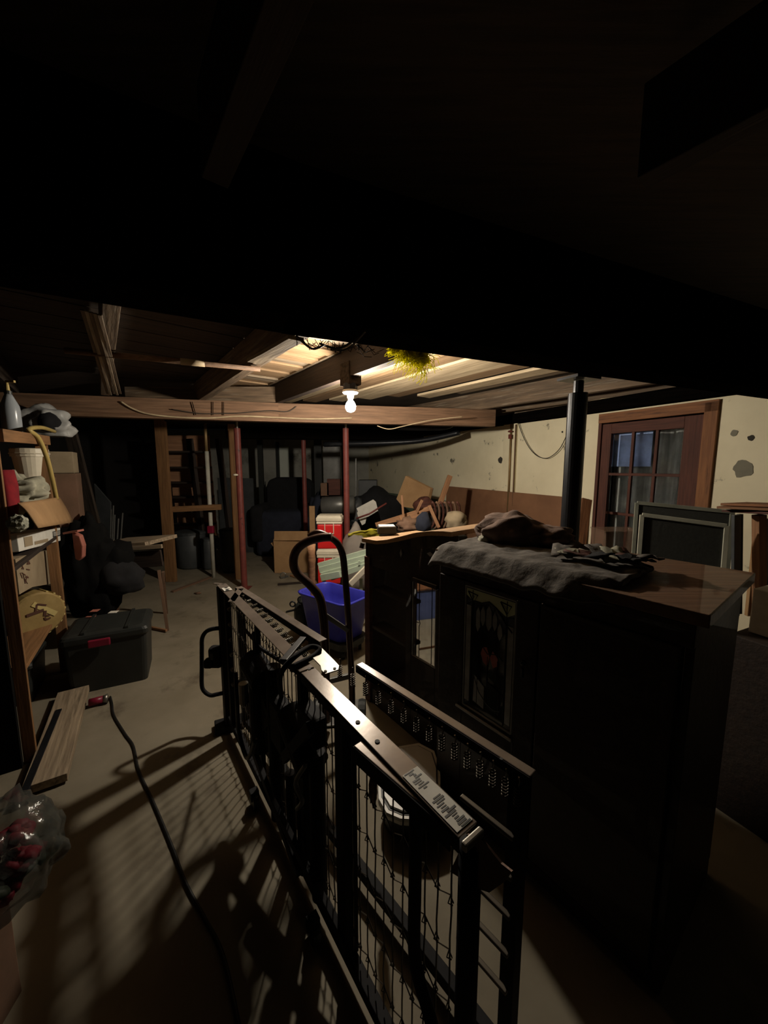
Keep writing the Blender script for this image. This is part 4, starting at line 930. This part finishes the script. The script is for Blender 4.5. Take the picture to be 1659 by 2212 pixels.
for i in range(9):
    c = P(1215+i*22, 1192+i*1.5+random.uniform(-5, 5), CH+.05); m = MB(); R = frame(V((random.gauss(0, 1), random.gauss(0, 1), random.gauss(0, .2))))
    m.grid(lambda u, v, c=c, R=R, i=i: c+R @ V(((u-.5)*.11, (v-.5)*.07, .02*noise.noise(V((u*3, v*3, i))))), 5, 4); m.build('scrap', (M_grycl, M_whtcl, M_door, M_blkcl)[i % 4], th, smooth=True, solid=.003)
# ================================================================== RIGHT SIDE
def flyscreen(lab, tl, tr, Yl, Yr, lean, h, fm, grp='window screens'):
    a = D(*tl, Yl); b = D(*tr, Yr); dn = lean; n = (b-a).cross(dn).normalized()
    th = thing('window_screen', lab, 'screen', (a+b)/2+dn*h, grp)
    c = a+dn*h; d = b+dn*h
    for p, q in ((a, b), (c, d), (a, c), (b, d)): board('frame_bar', p, q, .022, .012, fm, th, up=n)
    MB().prism([a, b, d, c], n*.002).build('mesh', M_screen, th)
    return th
flyscreen('nearer window screen with pale frame leaning in front of the brown door', (1387, 1112), (1570, 1136), 2.05, 1.88, V((-.06, -.10, -1)).normalized(), 1.0, M_alum)
flyscreen('larger window screen standing behind the nearer one at the door', (1376, 1086), (1582, 1106), 2.30, 2.10, V((-.02, -.05, -1)).normalized(), 1.1, M_alum2)
th = thing('board_stack', 'stack of brown boards lying high at the right edge', 'boards', D(1640, 1110, 1.75))
for k, (x0, y0, x1, y1, dz) in enumerate(((1585, 1088, 1700, 1092, 0), (1568, 1094, 1700, 1099, 0), (1590, 1102, 1700, 1108, 0))):
    board('board', D(x0, y0, 1.92), D(x1, y1, 1.72), .20, .012, (M_trim, M_wfurn, M_door)[k], th)
board('support_leg', D(1640, 1112, 1.85), D(1640, 1500, 1.85), .04, .04, M_wfurn, th); board('support_leg', D(1690, 1112, 1.72), D(1690, 1500, 1.72), .04, .04, M_wfurn, th)
for k, (x0, x1, m_, lab) in enumerate(((1590, 1588, M_dgrey, 'dark leaning frame right of the window screens'), (1640, 1618, M_card, 'brown leaning frame below the board stack'), (1659, 1640, M_grmet, 'grey leaning frame at the right edge'))):
    a = D(x0, 1112+4*k, 1.98-.06*k); b = D(x1, 1330, 1.98-.06*k); th = thing('leaning_rack', lab, 'frame', b)
    board('slat', a, b, .035, .02, m_, th, up=V((0, -1, 0)), bevel=.003); board('slat', a+V((.05, .03, 0)), b+V((.05, .03, 0)), .02, .02, M_blkpl, th, up=V((0, -1, 0)))
c = D(1690, 1400, 1.5); c.z = 0.0
th = thing('storage_crate', 'brown crate with a white paper carton on it at the right edge', 'crate', V((1.62, 1.42, 0)))
MB().box((1.72, 1.42, .40), (.42, .34, .80), frame((.9, .4, 0))).build('crate_body', M_string, th, bevel=.004)
MB().box((1.74, 1.42, .90), (.30, .30, .19), frame((.9, .4, 0))).build('white_carton', M_stick, th, bevel=.004)
c = V((1.26, .62, 0)); th = thing('maroon_case', 'dim maroon case low at the right edge', 'case', c)
MB().box(c+Z*.33, (.30, .34, .66), frame((.9, .4, 0)))  .build('case_body', M_string, th, bevel=.01); MB().box(c+V((-.14, -.08, .6)), (.05, .03, .02)).build('clasp', M_grmet, th)
th = thing('clear_tub', 'clear brown-tinted plastic tub before the door', 'tub', D(1328, 1175, 2.4))
c = D(1330, 1190, 2.45); MB().loft([[c+V((sx*.13*k, sy*.09*k, z)) for sx, sy in ((-1, -1), (1, -1), (1, 1), (-1, 1))] for k, z in ((.85, -.10), (1, .14), (1.06, .15))]).build('tub_body', M_tubc, th, bevel=.01)
board('support', c+Z*-.11, V((c.x, c.y, 0)), .16, .16, M_wfurn, th)
th = thing('leaning_board', 'orange-brown board leaning between column and door', 'board', D(1255, 1175, 3.0))
board('board', D(1268, 1078, 3.3), D(1245, 1240, 3.1), .09, .018, M_trim, th, up=V((0, -1, 0))); board('board', D(1256, 1080, 3.35), D(1238, 1240, 3.15), .05, .018, M_ply, th, up=V((0, -1, 0)))
# ================================================================== HAND TRUCK, BIN, TUB
YH = 1.95
ht = thing('hand_truck', 'brown tubular hand truck with looped handle before the blue bin', 'hand truck', V((D(715, 1400, YH).x, YH, 0)))
la = [D(x, y, YH) for x, y in ((716, 1160), (690, 1162), (660, 1172), (640, 1190), (634, 1215), (642, 1238), (668, 1262), (690, 1290), (698, 1330), (702, 1380))]
x0 = la[-1]; la += [V((x0.x+.0, YH+.0, .25)), V((x0.x, YH, .06))]
MB().tube(cat_path(la, 6), .0235, 14).build('handle_tube', M_truck, ht, smooth=True)
ra = [D(x, y, YH+.06) for x, y in ((668, 1160), (684, 1151), (705, 1157), (728, 1172), (740, 1198), (745, 1240), (750, 1300), (755, 1380))]
x1 = ra[-1]; ra += [V((x1.x+.01, YH+.06, .25)), V((x1.x+.01, YH+.06, .06))]
MB().tube(cat_path(ra, 6), .0185, 14).build('handle_tube', M_truck, ht, smooth=True)
board('cross_bar', D(697, 1325, YH), D(752, 1362, YH+.05), .02, .025, M_grmet, ht)
board('cross_bar', V((x0.x, YH, .30)), V((x1.x, YH+.06, .30)), .02, .03, M_grmet, ht)
board('toe_plate', V((x0.x-.08, YH+.12, .012)), V((x1.x+.08, YH+.16, .012)), .22, .01, M_grmet, ht)
for k in (x0.x-.06, x1.x+.07):
    MB().lathe((k, YH+.02, .085), [(0, -.02), (.08, -.02), (.085, 0), (.08, .02), (0, .02)], 20, Matrix.Rotation(math.pi/2, 3, 'Y')).build('wheel', M_blkpl, ht)
# blue bin
rim = [P(x, y, .47) for x, y in ((652, 1262), (665, 1252), (700, 1246), (738, 1247), (792, 1281), (792, 1305), (770, 1312), (740, 1313), (712, 1306), (690, 1290), (660, 1275))]
cc = sum(rim, V((0, 0, 0)))/len(rim)
def rs(pts, n=44):
    pts = pts+[pts[0]]; out = []
    tot = sum((pts[i+1]-pts[i]).length for i in range(len(pts)-1)); 
    for k in range(n):
        t = tot*k/n
        for i in range(len(pts)-1):
            l = (pts[i+1]-pts[i]).length
            if t <= l: out.append(pts[i].lerp(pts[i+1], t/l)); break
            t -= l
    return out
# rounded rectangle bin fitted to that rim
bc = P(722, 1280, .47); bx_, by_ = V((.80, -.60, 0)), V((.60, .80, 0))
def bring(kx, z, r=.07, hw=.27, hd=.17):
    out = []
    for (sx, sy), a0 in zip(((1, 1), (-1, 1), (-1, -1), (1, -1)), (0, 90, 180, 270)):
        for j in range(6):
            a = math.radians(a0+j*18); out.append(V((bc.x, bc.y, z))+bx_*(sx*(hw*kx-r)+r*math.cos(a))+by_*(sy*(hd*kx-r)+r*math.sin(a)))
    return out
th = thing('recycling_bin', 'empty bright blue plastic bin behind the hand truck', 'bin', V((bc.x, bc.y, 0)))
MB().loft([bring(.80, .14), bring(.98, .44), bring(1.04, .455), bring(1.06, .47), bring(1.0, .475), bring(.965, .465), bring(.93, .38), bring(.78, .16)], True).build('bin_body', M_blue, th, smooth=True)
MB().blob(V((bc.x, bc.y, .17)), (.16, .12, .06), .02, 1, 1, False, 3).build('bin_floor_boss', M_blue, th, smooth=True)
ob = thing('wheeled_base', 'black wheeled cart base under the blue bin', 'cart', V((bc.x, bc.y, 0)))
MB().loft([bring(.86, .07), bring(.9, .13)]).build('deck', M_blkpl, ob)
for sx in (-1, 1):
    for sy in (-1, 1):
        c = V((bc.x, bc.y, .035))+bx_*(sx*.19)+by_*(sy*.1); MB().lathe(c, [(0, -.012), (.035, -.012), (.035, .012), (0, .012)], 14, Matrix.Rotation(math.pi/2, 3, 'Y')).build('wheel', M_blkpl, ob)
# black device with hooks left of the bin
c = P(640, 1345, .16); th = thing('black_pulley', 'black hooked mechanism leaning left of the blue bin', 'device', V((c.x, c.y+.1, 0)))
MB().blob(V((c.x+.03, c.y+.1, .18)), (.14, .14, .36), .1, 2, 2, True, 3).build('body', M_blkpl, th, smooth=True)
for px, py, r in ((632, 1305, .022), (651, 1296, .03)): 
    q = D(px, py, c.y+.02); MB().tube([q+V((r*math.cos(a), 0, r*math.sin(a))) for a in [k*math.pi/8 for k in range(16)]], .007, 8, closed=True).build('ring', M_blkmet, th, smooth=True)
MB().bar(D(618, 1322, c.y), D(650, 1314, c.y), .02, .012).build('lever', M_blkmet, th)
# black bin with a white lid seen through the mesh
c = P(880, 1838, 0); zl = D(880, 1772, c.y).z
lidp = [P(x, y, zl) for x, y in ((817, 1690), (818, 1725), (835, 1755), (865, 1768), (915, 1771), (945, 1760), (952, 1720), (950, 1660), (938, 1622), (905, 1605), (862, 1612), (832, 1645))]
cc = sum(lidp, V((0, 0, 0)))/len(lidp); print('tub', zl, cc, c)
th = thing('lidded_bin', 'black plastic bin with a white lid seen through the bed mesh', 'bin', V((cc.x, cc.y, 0)))
def lr(k, z): return [V((cc.x+(p.x-cc.x)*k, cc.y+(p.y-cc.y)*k, z)) for p in lidp]
MB().loft([lr(.82, 0), lr(.96, zl-.03)]).build('bin_body', M_blkpl, th)
MB().loft([lr(1.0, zl-.03), lr(1.02, zl-.012), lr(1.0, zl)]).build('lid_rim', M_white, th)
MB().loft([lr(.93, zl-.01), lr(.92, zl+.002)]).build('groove', M_dgrey, th)
MB().loft([lr(.88, zl-.01), lr(.86, zl+.012), lr(.5, zl+.016)]).build('lid', M_white, th, smooth=False)
tag(MB().blob(D(806, 1705, 1.22), (.03, .03, .13), .25, 3, 2, False, 3).build('orange_cap', M_beam, smooth=True), 'orange-brown scrap beside the white tub behind the mesh', 'scrap')
# ================================================================== FAR CLUTTER
def cooler(px0, px1, ptop, pbot, Y, lab, grp):
    a = D(px0, ptop, Y); b = D(px1, pbot, Y); wd = b.x-a.x; h = a.z-b.z; c = V(((a.x+b.x)/2, Y+wd*.35, b.z)); dp = wd*.7
    th = thing('cooler', lab, 'cooler', c, grp)
    MB().box(c+Z*(h*.37), (wd*.95, dp*.95, h*.74), frame((1, .04, 0))).build('body', M_cred, th, bevel=.015)
    MB().box(c+Z*(h*.785), (wd*.99, dp*.99, h*.07), frame((1, .04, 0))).build('band', M_cwht, th, bevel=.006)
    MB().loft([[c+V((sx*wd/2*k, sy*dp/2*k, h*z)) for sx, sy in ((-1, -1), (1, -1), (1, 1), (-1, 1))] for k, z in ((1, .83), (1, .93), (.92, .96), (.90, 1.0))]).build('lid', M_cwht, th, bevel=.006)
    y = c.y-dp*.49; t = .008
    for x_, z0, z1 in ((-.16, .46, .76), (.18, .46, .76)): MB().box((c.x+wd*x_, y, c.z+h*(z0+z1)/2), (t, .012, h*(z1-z0))).build('handle_bar', M_cwht, th)
    MB().box((c.x+wd*.01, y, c.z+h*.46), (wd*.36, .012, t)).build('handle_bar', M_cwht, th)
    return th
cooler(682, 739, 1114, 1186, 4.15, 'upper red cooler with white lid, topmost of the stack', 'red coolers')
cooler(683, 736, 1186, 1262, 4.15, 'lower red cooler under the upper one', 'red coolers')
c = D(709, 1262, 4.3); carton('storage_box', 'dark box carrying the two red coolers', 'box', V((c.x, 4.28, 0)), (.30, .24, D(709, 1262, 4.15).z-.002), M_carddk, frame((1, 0, 0)))
# cardboard box with open flaps
c = P(632, 1238, 0); bw = D(680, 1238, c.y).x-D(592, 1238, c.y).x; h = D(632, 1165, c.y).z
cx_ = V((c.x, c.y+.22, 0)); th = carton('cardboard_box', 'big open cardboard box left of the red coolers', 'box', cx_, (bw*.92, .42, h), M_card, frame((1, .06, 0)), flaps=1)
q = D(640, 1150, c.y); MB().box(V((c.x+.02, c.y+.0, h+.05)), (bw*.9, .008, .13), Matrix.Rotation(-.25, 3, 'X')).build('flap', M_card, th); MB().box(V((c.x-bw*.46, c.y+.2, h-.1)), (.10, .36, .008), Matrix.Rotation(.9, 3, 'Y')).build('flap', M_card, th)
_q = D(674, 1093, 4.9); tag(MB().box((_q.x, 4.9, _q.z/2), (.07, .03, _q.z)).build('cardboard_strip', M_card), 'upright narrow cardboard piece behind the coolers', 'cardboard')
th = thing('turned_post', 'rough brown wooden post standing left of the coolers', 'post', V((D(672, 1290, 3.1).x, 3.1, 0)))
x_ = D(675, 1290, 3.1).x; zt_ = D(675, 1176, 3.1).z
MB().lathe((x_, 3.1, 0), [(.03, 0), (.026, zt_*.3), (.034, zt_*.34), (.026, zt_*.4), (.03, zt_*.8), (.036, zt_*.84), (.03, zt_*.9), (.038, zt_)], 16).build('post', M_wfurn, th, smooth=True)
# armchair under dark cover
q = V((D(615, 1150, 6.2).x, 6.4, 0)); th = thing('covered_armchair', 'armchair shaped heap under black covers in the far room', 'armchair', q)
w2 = .46
MB().box(q+V((0, 0, .38)), (.92, .7, .76)).build('seat_block', M_navycl, th, bevel=.08, smooth=True)
MB().loft([[q+V((x*.40*k, .30+y*.14*k, z)) for x, y in ((-1, -1), (1, -1), (1, 1), (-1, 1))] for k, z in ((1, .5), (1.0, 1.15), (.9, 1.26), (.6, 1.31))]).build('backrest', M_blkcl, th, bevel=.05)
for sx in (-1, 1): MB().box(q+V((sx*.42, -.02, .55)), (.22, .72, .62)).build('armrest', M_blkcl, th, bevel=.07, smooth=True)
tag(MB().blob(V((D(694, 1070, 6.0).x, 6.0, .45)), (.42, .36, 1.25), .25, 2.5, 3, True, 4).build('clothes_heap', M_navycl, smooth=True), 'dark clothes heap between armchair and grey tank', 'clothes')
a = D(697, 1093, 5.3); b = D(752, 1090, 5.3); th = thing('grey_tank', 'dull grey horizontal metal tank behind the coolers', 'tank', V(((a.x+b.x)/2, 5.3, a.z-.13)))
MB().tube([a-V((.02, 0, 0)), a, b+V((.08, 0, 0)), b+V((.10, 0, 0))], [.08, .13, .13, .08], 20).build('tank_body', M_grmet, th, smooth=True)
MB().box(((a.x+b.x)/2, 5.3, (a.z-.13)/2), (.3, .2, a.z-.13)).build('stand', M_blkpl, th)
for k, (px, py, w_, h_, m_) in enumerate(((703, 1057, .12, .20, M_carddk), (722, 1052, .2, .25, M_door))):
    c = D(px, py, 5.75); th = carton('storage_box', ('pale brown small box on the clutter behind the tank', 'brown box right behind the grey tank')[k], 'box', c-Z*h_/2, (w_, .15, h_), m_, frame((1, 0, 0)))
# far wall pieces
tag(MB().box(D(614, 1002, 8.235), (.205, .02, .75)).build('white_board', M_whitep, bevel=.01), 'narrow tall white panel on the far wall', 'panel')
def vert(px, py0, py1, Y, wd, m, name, lab, cat, dp=.06):
    a = D(px, py0, Y); b = V((a.x, Y, 0.0)); tag(MB().box((a.x, Y, (a.z+b.z)/2), (wd, dp, a.z-b.z)).build(name, m), lab, cat)
vert(561, 950, 1150, 7.0, .09, M_blkpl, 'dark_post', 'dark square post by the far wall', 'post')
vert(571, 1040, 1143, 7.15, .035, M_grmet, 'thin_pipe', 'thin pale pipe beside the dark far post', 'pipe')
vert(599, 955, 1040, 8.2, .06, M_blkpl, 'dark_strip', 'dark strip left of the white panel', 'strip')
vert(686, 948, 1050, 7.2, .14, M_blkpl, 'dark_upright', 'dark upright between far red pole and grey duct', 'post')
vert(718, 965, 1065, 7.1, .32, M_grmet, 'grey_duct', 'grey sheet metal duct standing in the far room', 'duct', .25)
vert(737, 950, 1100, 7.4, .10, M_blkpl, 'dark_jamb', 'black jamb right of the grey duct', 'post')
vert(769, 990, 1040, 7.3, .02, M_grmet, 'thin_rod', 'thin upright rod against the far wall corner', 'rod')
vert(528, 1033, 1125, 6.4, .30, M_dgrey, 'grey_board', 'dark grey board behind the first red pole', 'board', .03)
vert(484, 1032, 1100, 6.4, .22, M_dgrey, 'grey_board', 'grey board seen behind the stud frame', 'board', .03)
tag(MB().box((D(795, 1040, 6.5).x, 6.5, 1.12), (.32, .3, .30)).build('dark_box', M_dgrey, bevel=.01), 'dark square box on top of the black heap', 'box')
c = V((D(812, 1140, 6.0).x, 6.0, 0)); th = thing('black_heap', 'big heap of black bags against the far right corner', 'heap', c)
MB().blob(c+V((0, 0, .55)), (1.0, .8, 1.1), .15, 1.8, 6, True, 4).build('heap', M_blkcl, th, smooth=True)
MB().blob(c+V((.35, -.1, .35)), (.7, .6, .8), .15, 1.8, 9, True, 4).build('bag', M_blkcl, th, smooth=True); MB().blob(c+V((-.3, -.2, .75)), (.4, .4, .5), .2, 2.2, 2, True, 3).build('grey_bundle', M_dgrey, th, smooth=True)
# notched white board and red stick
pp = [D(x, y, 5.0) for x, y in ((770, 1098), (806, 1079), (812, 1084), (817, 1104), (792, 1118), (789, 1131), (782, 1135), (774, 1118), (771, 1108), (773, 1105))]
tag(MB().prism(pp, V((0, .02, 0))).build('notched_board', M_stick, bevel=.003), 'white notched foam board tilted in front of the black heap', 'board')
tag(MB().tube([D(770, 1120, 4.9), D(798, 1110, 4.88), D(835, 1087, 4.9)], .012, 8).build('red_stick', M_red, smooth=True), 'dark red stick lying across the notched white board', 'stick')
# yellow sheet
def ys(u, v): p = D(752+u*72, 1160+u*-8+(v-.5)*22*(1-.6*abs(u-.6)), 4.0+v*.1); return p+Z*(.03*noise.noise(V((u*5, v*4, 2))))
tag(MB().grid(ys, 16, 8).build('yellow_sheet', M_yellow, smooth=True, solid=.01), 'crumpled yellow plastic sheet left of the crowned cabinet', 'sheet')
tag(MB().blob(V((D(768, 1195, 4.1).x, 4.12, .42)), (.32, .28, .85), .1, 2, 4, True, 3).build('grey_sack', mat('grey_sack_cloth', (.26, .23, .20), (.2, .17, .15), rough=.95), smooth=True), 'grey sack below the yellow sheet right of the pole', 'sack')
# sage folded lounger
th = thing('folded_lounger', 'pale green folded plastic lounge chair right of the coolers', 'chair', V((D(740, 1240, 3.4).x, 3.4, 0)))
for k, (x0, y0, x1, y1, wd) in enumerate(((688, 1222, 792, 1192, .05), (690, 1232, 792, 1205, .06), (695, 1242, 792, 1215, .05), (715, 1248, 790, 1222, .05), (694, 1248, 735, 1240, .06))):
    board('slat', D(x0, y0, 3.42-.02*k), D(x1, y1, 3.36-.02*k), .03, wd, M_sage, th)
board('arm', D(756, 1262, 3.15), D(794, 1224, 3.2), .03, .045, M_cwht, th); MB().box(D(776, 1216, 3.3), (.02, .02, .04)).build('clip', M_sage, th)
for k in (700, 780): board('leg', D(k, 1250, 3.4), V((D(k, 1250, 3.4).x, 3.4, 0)), .03, .03, M_sage, th)
# wood debris
def stick(x0, y0, x1, y1, Y0, Y1, wd, m, th, nm='stick'): return board(nm, D(x0, y0, Y0), D(x1, y1, Y1), wd, wd*.5, m, th, up=V((0, -1, .2)))
th = thing('broken_chair', 'broken wooden chair frame of thin sticks above the crowned cabinet', 'chair', D(890, 1150, 3.9))
for a in ((812, 1134, 928, 1098, 4.1, 4.0, .05), (820, 1131, 925, 1110, 4.0, 3.9, .035), (868, 1070, 872, 1125, 3.95, 3.9, .022), (865, 1115, 880, 1150, 3.85, 3.8, .035), (927, 1092, 948, 1140, 3.9, 3.8, .035), (905, 1108, 925, 1098, 3.9, 3.9, .03), (900, 1105, 912, 1080, 3.95, 3.95, .03), (888, 1140, 905, 1118, 3.9, 3.9, .03)):
    stick(*a, M_wfurn, th)
th = thing('upright_board', 'long upright brown board leaning on the wall left of the plywood', 'board', D(955, 1090, 4.2)); board('board', D(972, 1028, 4.45), D(935, 1130, 4.2), .06, .03, M_wfurn, th, up=V((0, -1, 0)))
pp = [D(x, y, 5.0) for x, y in ((876, 1028), (930, 1055), (925, 1078), (905, 1100), (870, 1095), (856, 1078))]
tag(MB().prism(pp, V((.04, .03, 0))).build('cardboard_sheet', M_card, bevel=.002), 'tilted brown cardboard sheet in front of the far cream wall', 'cardboard')
pp = [D(x, y, 5.1) for x, y in ((895, 1040), (931, 1055), (925, 1080), (903, 1068))]
tag(MB().prism(pp, V((.04, .03, 0))).build('mauve_sheet', mat('mauve', (.16, .12, .14), rough=.8), bevel=.002), 'greyish mauve panel behind the cardboard sheet', 'panel')
tag(MB().blob(D(915, 1092, 4.6), (.26, .2, .22), .15, 2, 2, False, 3).build('red_cushion', M_door, smooth=True), 'dark red cushion under the cardboard sheet', 'cushion')
th = thing('wicker_basket', 'reddish brown slatted basket leaning by the plywood sheet', 'basket', D(958, 1115, 3.9))
c = D(956, 1113, 3.95)
for k in range(7):
    a = -.13+.043*k; pts = [c+V((a+.05*math.sin(t), -.06*math.cos(t*.9)-.02, .15*math.cos(t))) for t in [j*math.pi/8 for j in range(9)]]
    MB().tube(pts, .013, 6).build('rib', M_carddk if k % 2 else M_door, th, smooth=True)
MB().blob(c+V((0, .06, -.02)), (.26, .12, .28), .05, 2, 2, False, 3).build('lining', M_string, th, smooth=True)
tag(MB().blob(D(985, 1125, 3.7), (.22, .2, .2), .15, 2, 7, True, 3).build('tan_sack', M_cardpale, smooth=True), 'tan paper sack against the bottom left of the plywood', 'sack')
tag(MB().blob(D(885, 1135, 3.7), (.26, .2, .16), .3, 3, 5, True, 3).build('brown_rags', M_carddk, smooth=True), 'brown rags under the broken chair frame', 'rags')
tag(MB().blob(D(915, 1130, 3.6), (.16, .15, .22), .1, 2, 8, True, 3).build('navy_bag', M_navycl, smooth=True), 'navy bag right of the brown rags under the chair frame', 'bag')
bb = D(900, 1150, 3.75); tag(MB().box((bb.x+.08, 4.12, .38), (.95, .42, .74), frame((1, .1, 0))).build('storage_crate', M_blkpl, bevel=.01), 'black crate under the broken chair and rags', 'crate')
# scraps on the floor
th = thing('floor_scraps', 'small wood and metal scraps on the floor left of the hand truck', 'scraps', P(630, 1250))
for i, (x0, y0, x1, y1) in enumerate(((600, 1262, 655, 1258), (606, 1248, 622, 1244), (628, 1243, 650, 1250))):
    board('scrap', P(x0, y0, .015), P(x1, y1, .015), .03, .02, (M_string, M_grmet, M_wfurn)[i], th, up=Z)
MB().tube([P(612, 1246, .02)+V((.04*math.cos(a), 0, .04*math.sin(a)+.02)) for a in [k*math.pi/6 for k in range(12)]], .006, 6, closed=True).build('ring', M_grmet, th)
a = P(372, 1278, .01); b = P(455, 1247, .01); th = thing('floor_batten', 'thin tan batten lying on the floor before the stud frame', 'batten', (a+b)/2); board('batten', a, b, .04, .02, M_carddk, th)
c = P(428, 1283); tag(MB().blob(c+Z*.01, (.08, .05, .03), .3, 3, 4, True, 2).build('floor_lump', M_carddk, smooth=True), 'small dark lump on the floor right of the batten', 'scrap')

# ---- things on the floor beyond the crowned cabinet, seen through its glass door
c = P(925, 1345); th = thing('blue_carton', 'blue box on the floor seen through the leaded glass of the crowned cabinet', 'box', c+V((.05, .25, 0)))
MB().box(c+V((.05, .25, .15)), (.6, .3, .30), frame((1, .3, 0))).build('carton_body', mat('blue_card', (.12, .16, .36), (.09, .12, .28), rough=.7), th, bevel=.004)
MB().box(c+V((.05, .25, .31)), (.62, .32, .02), frame((1, .3, 0))).build('lid', M_trim, th, bevel=.004)
a = P(905, 1405, .02); b = P(1000, 1390, .02); tag(MB().prism([a, b, b+V((.1, .28, 0)), a+V((.35, .12, 0))], Z*.02).build('wood_offcut', M_trim), 'orange-brown board offcut on the floor beyond the crowned cabinet', 'board')
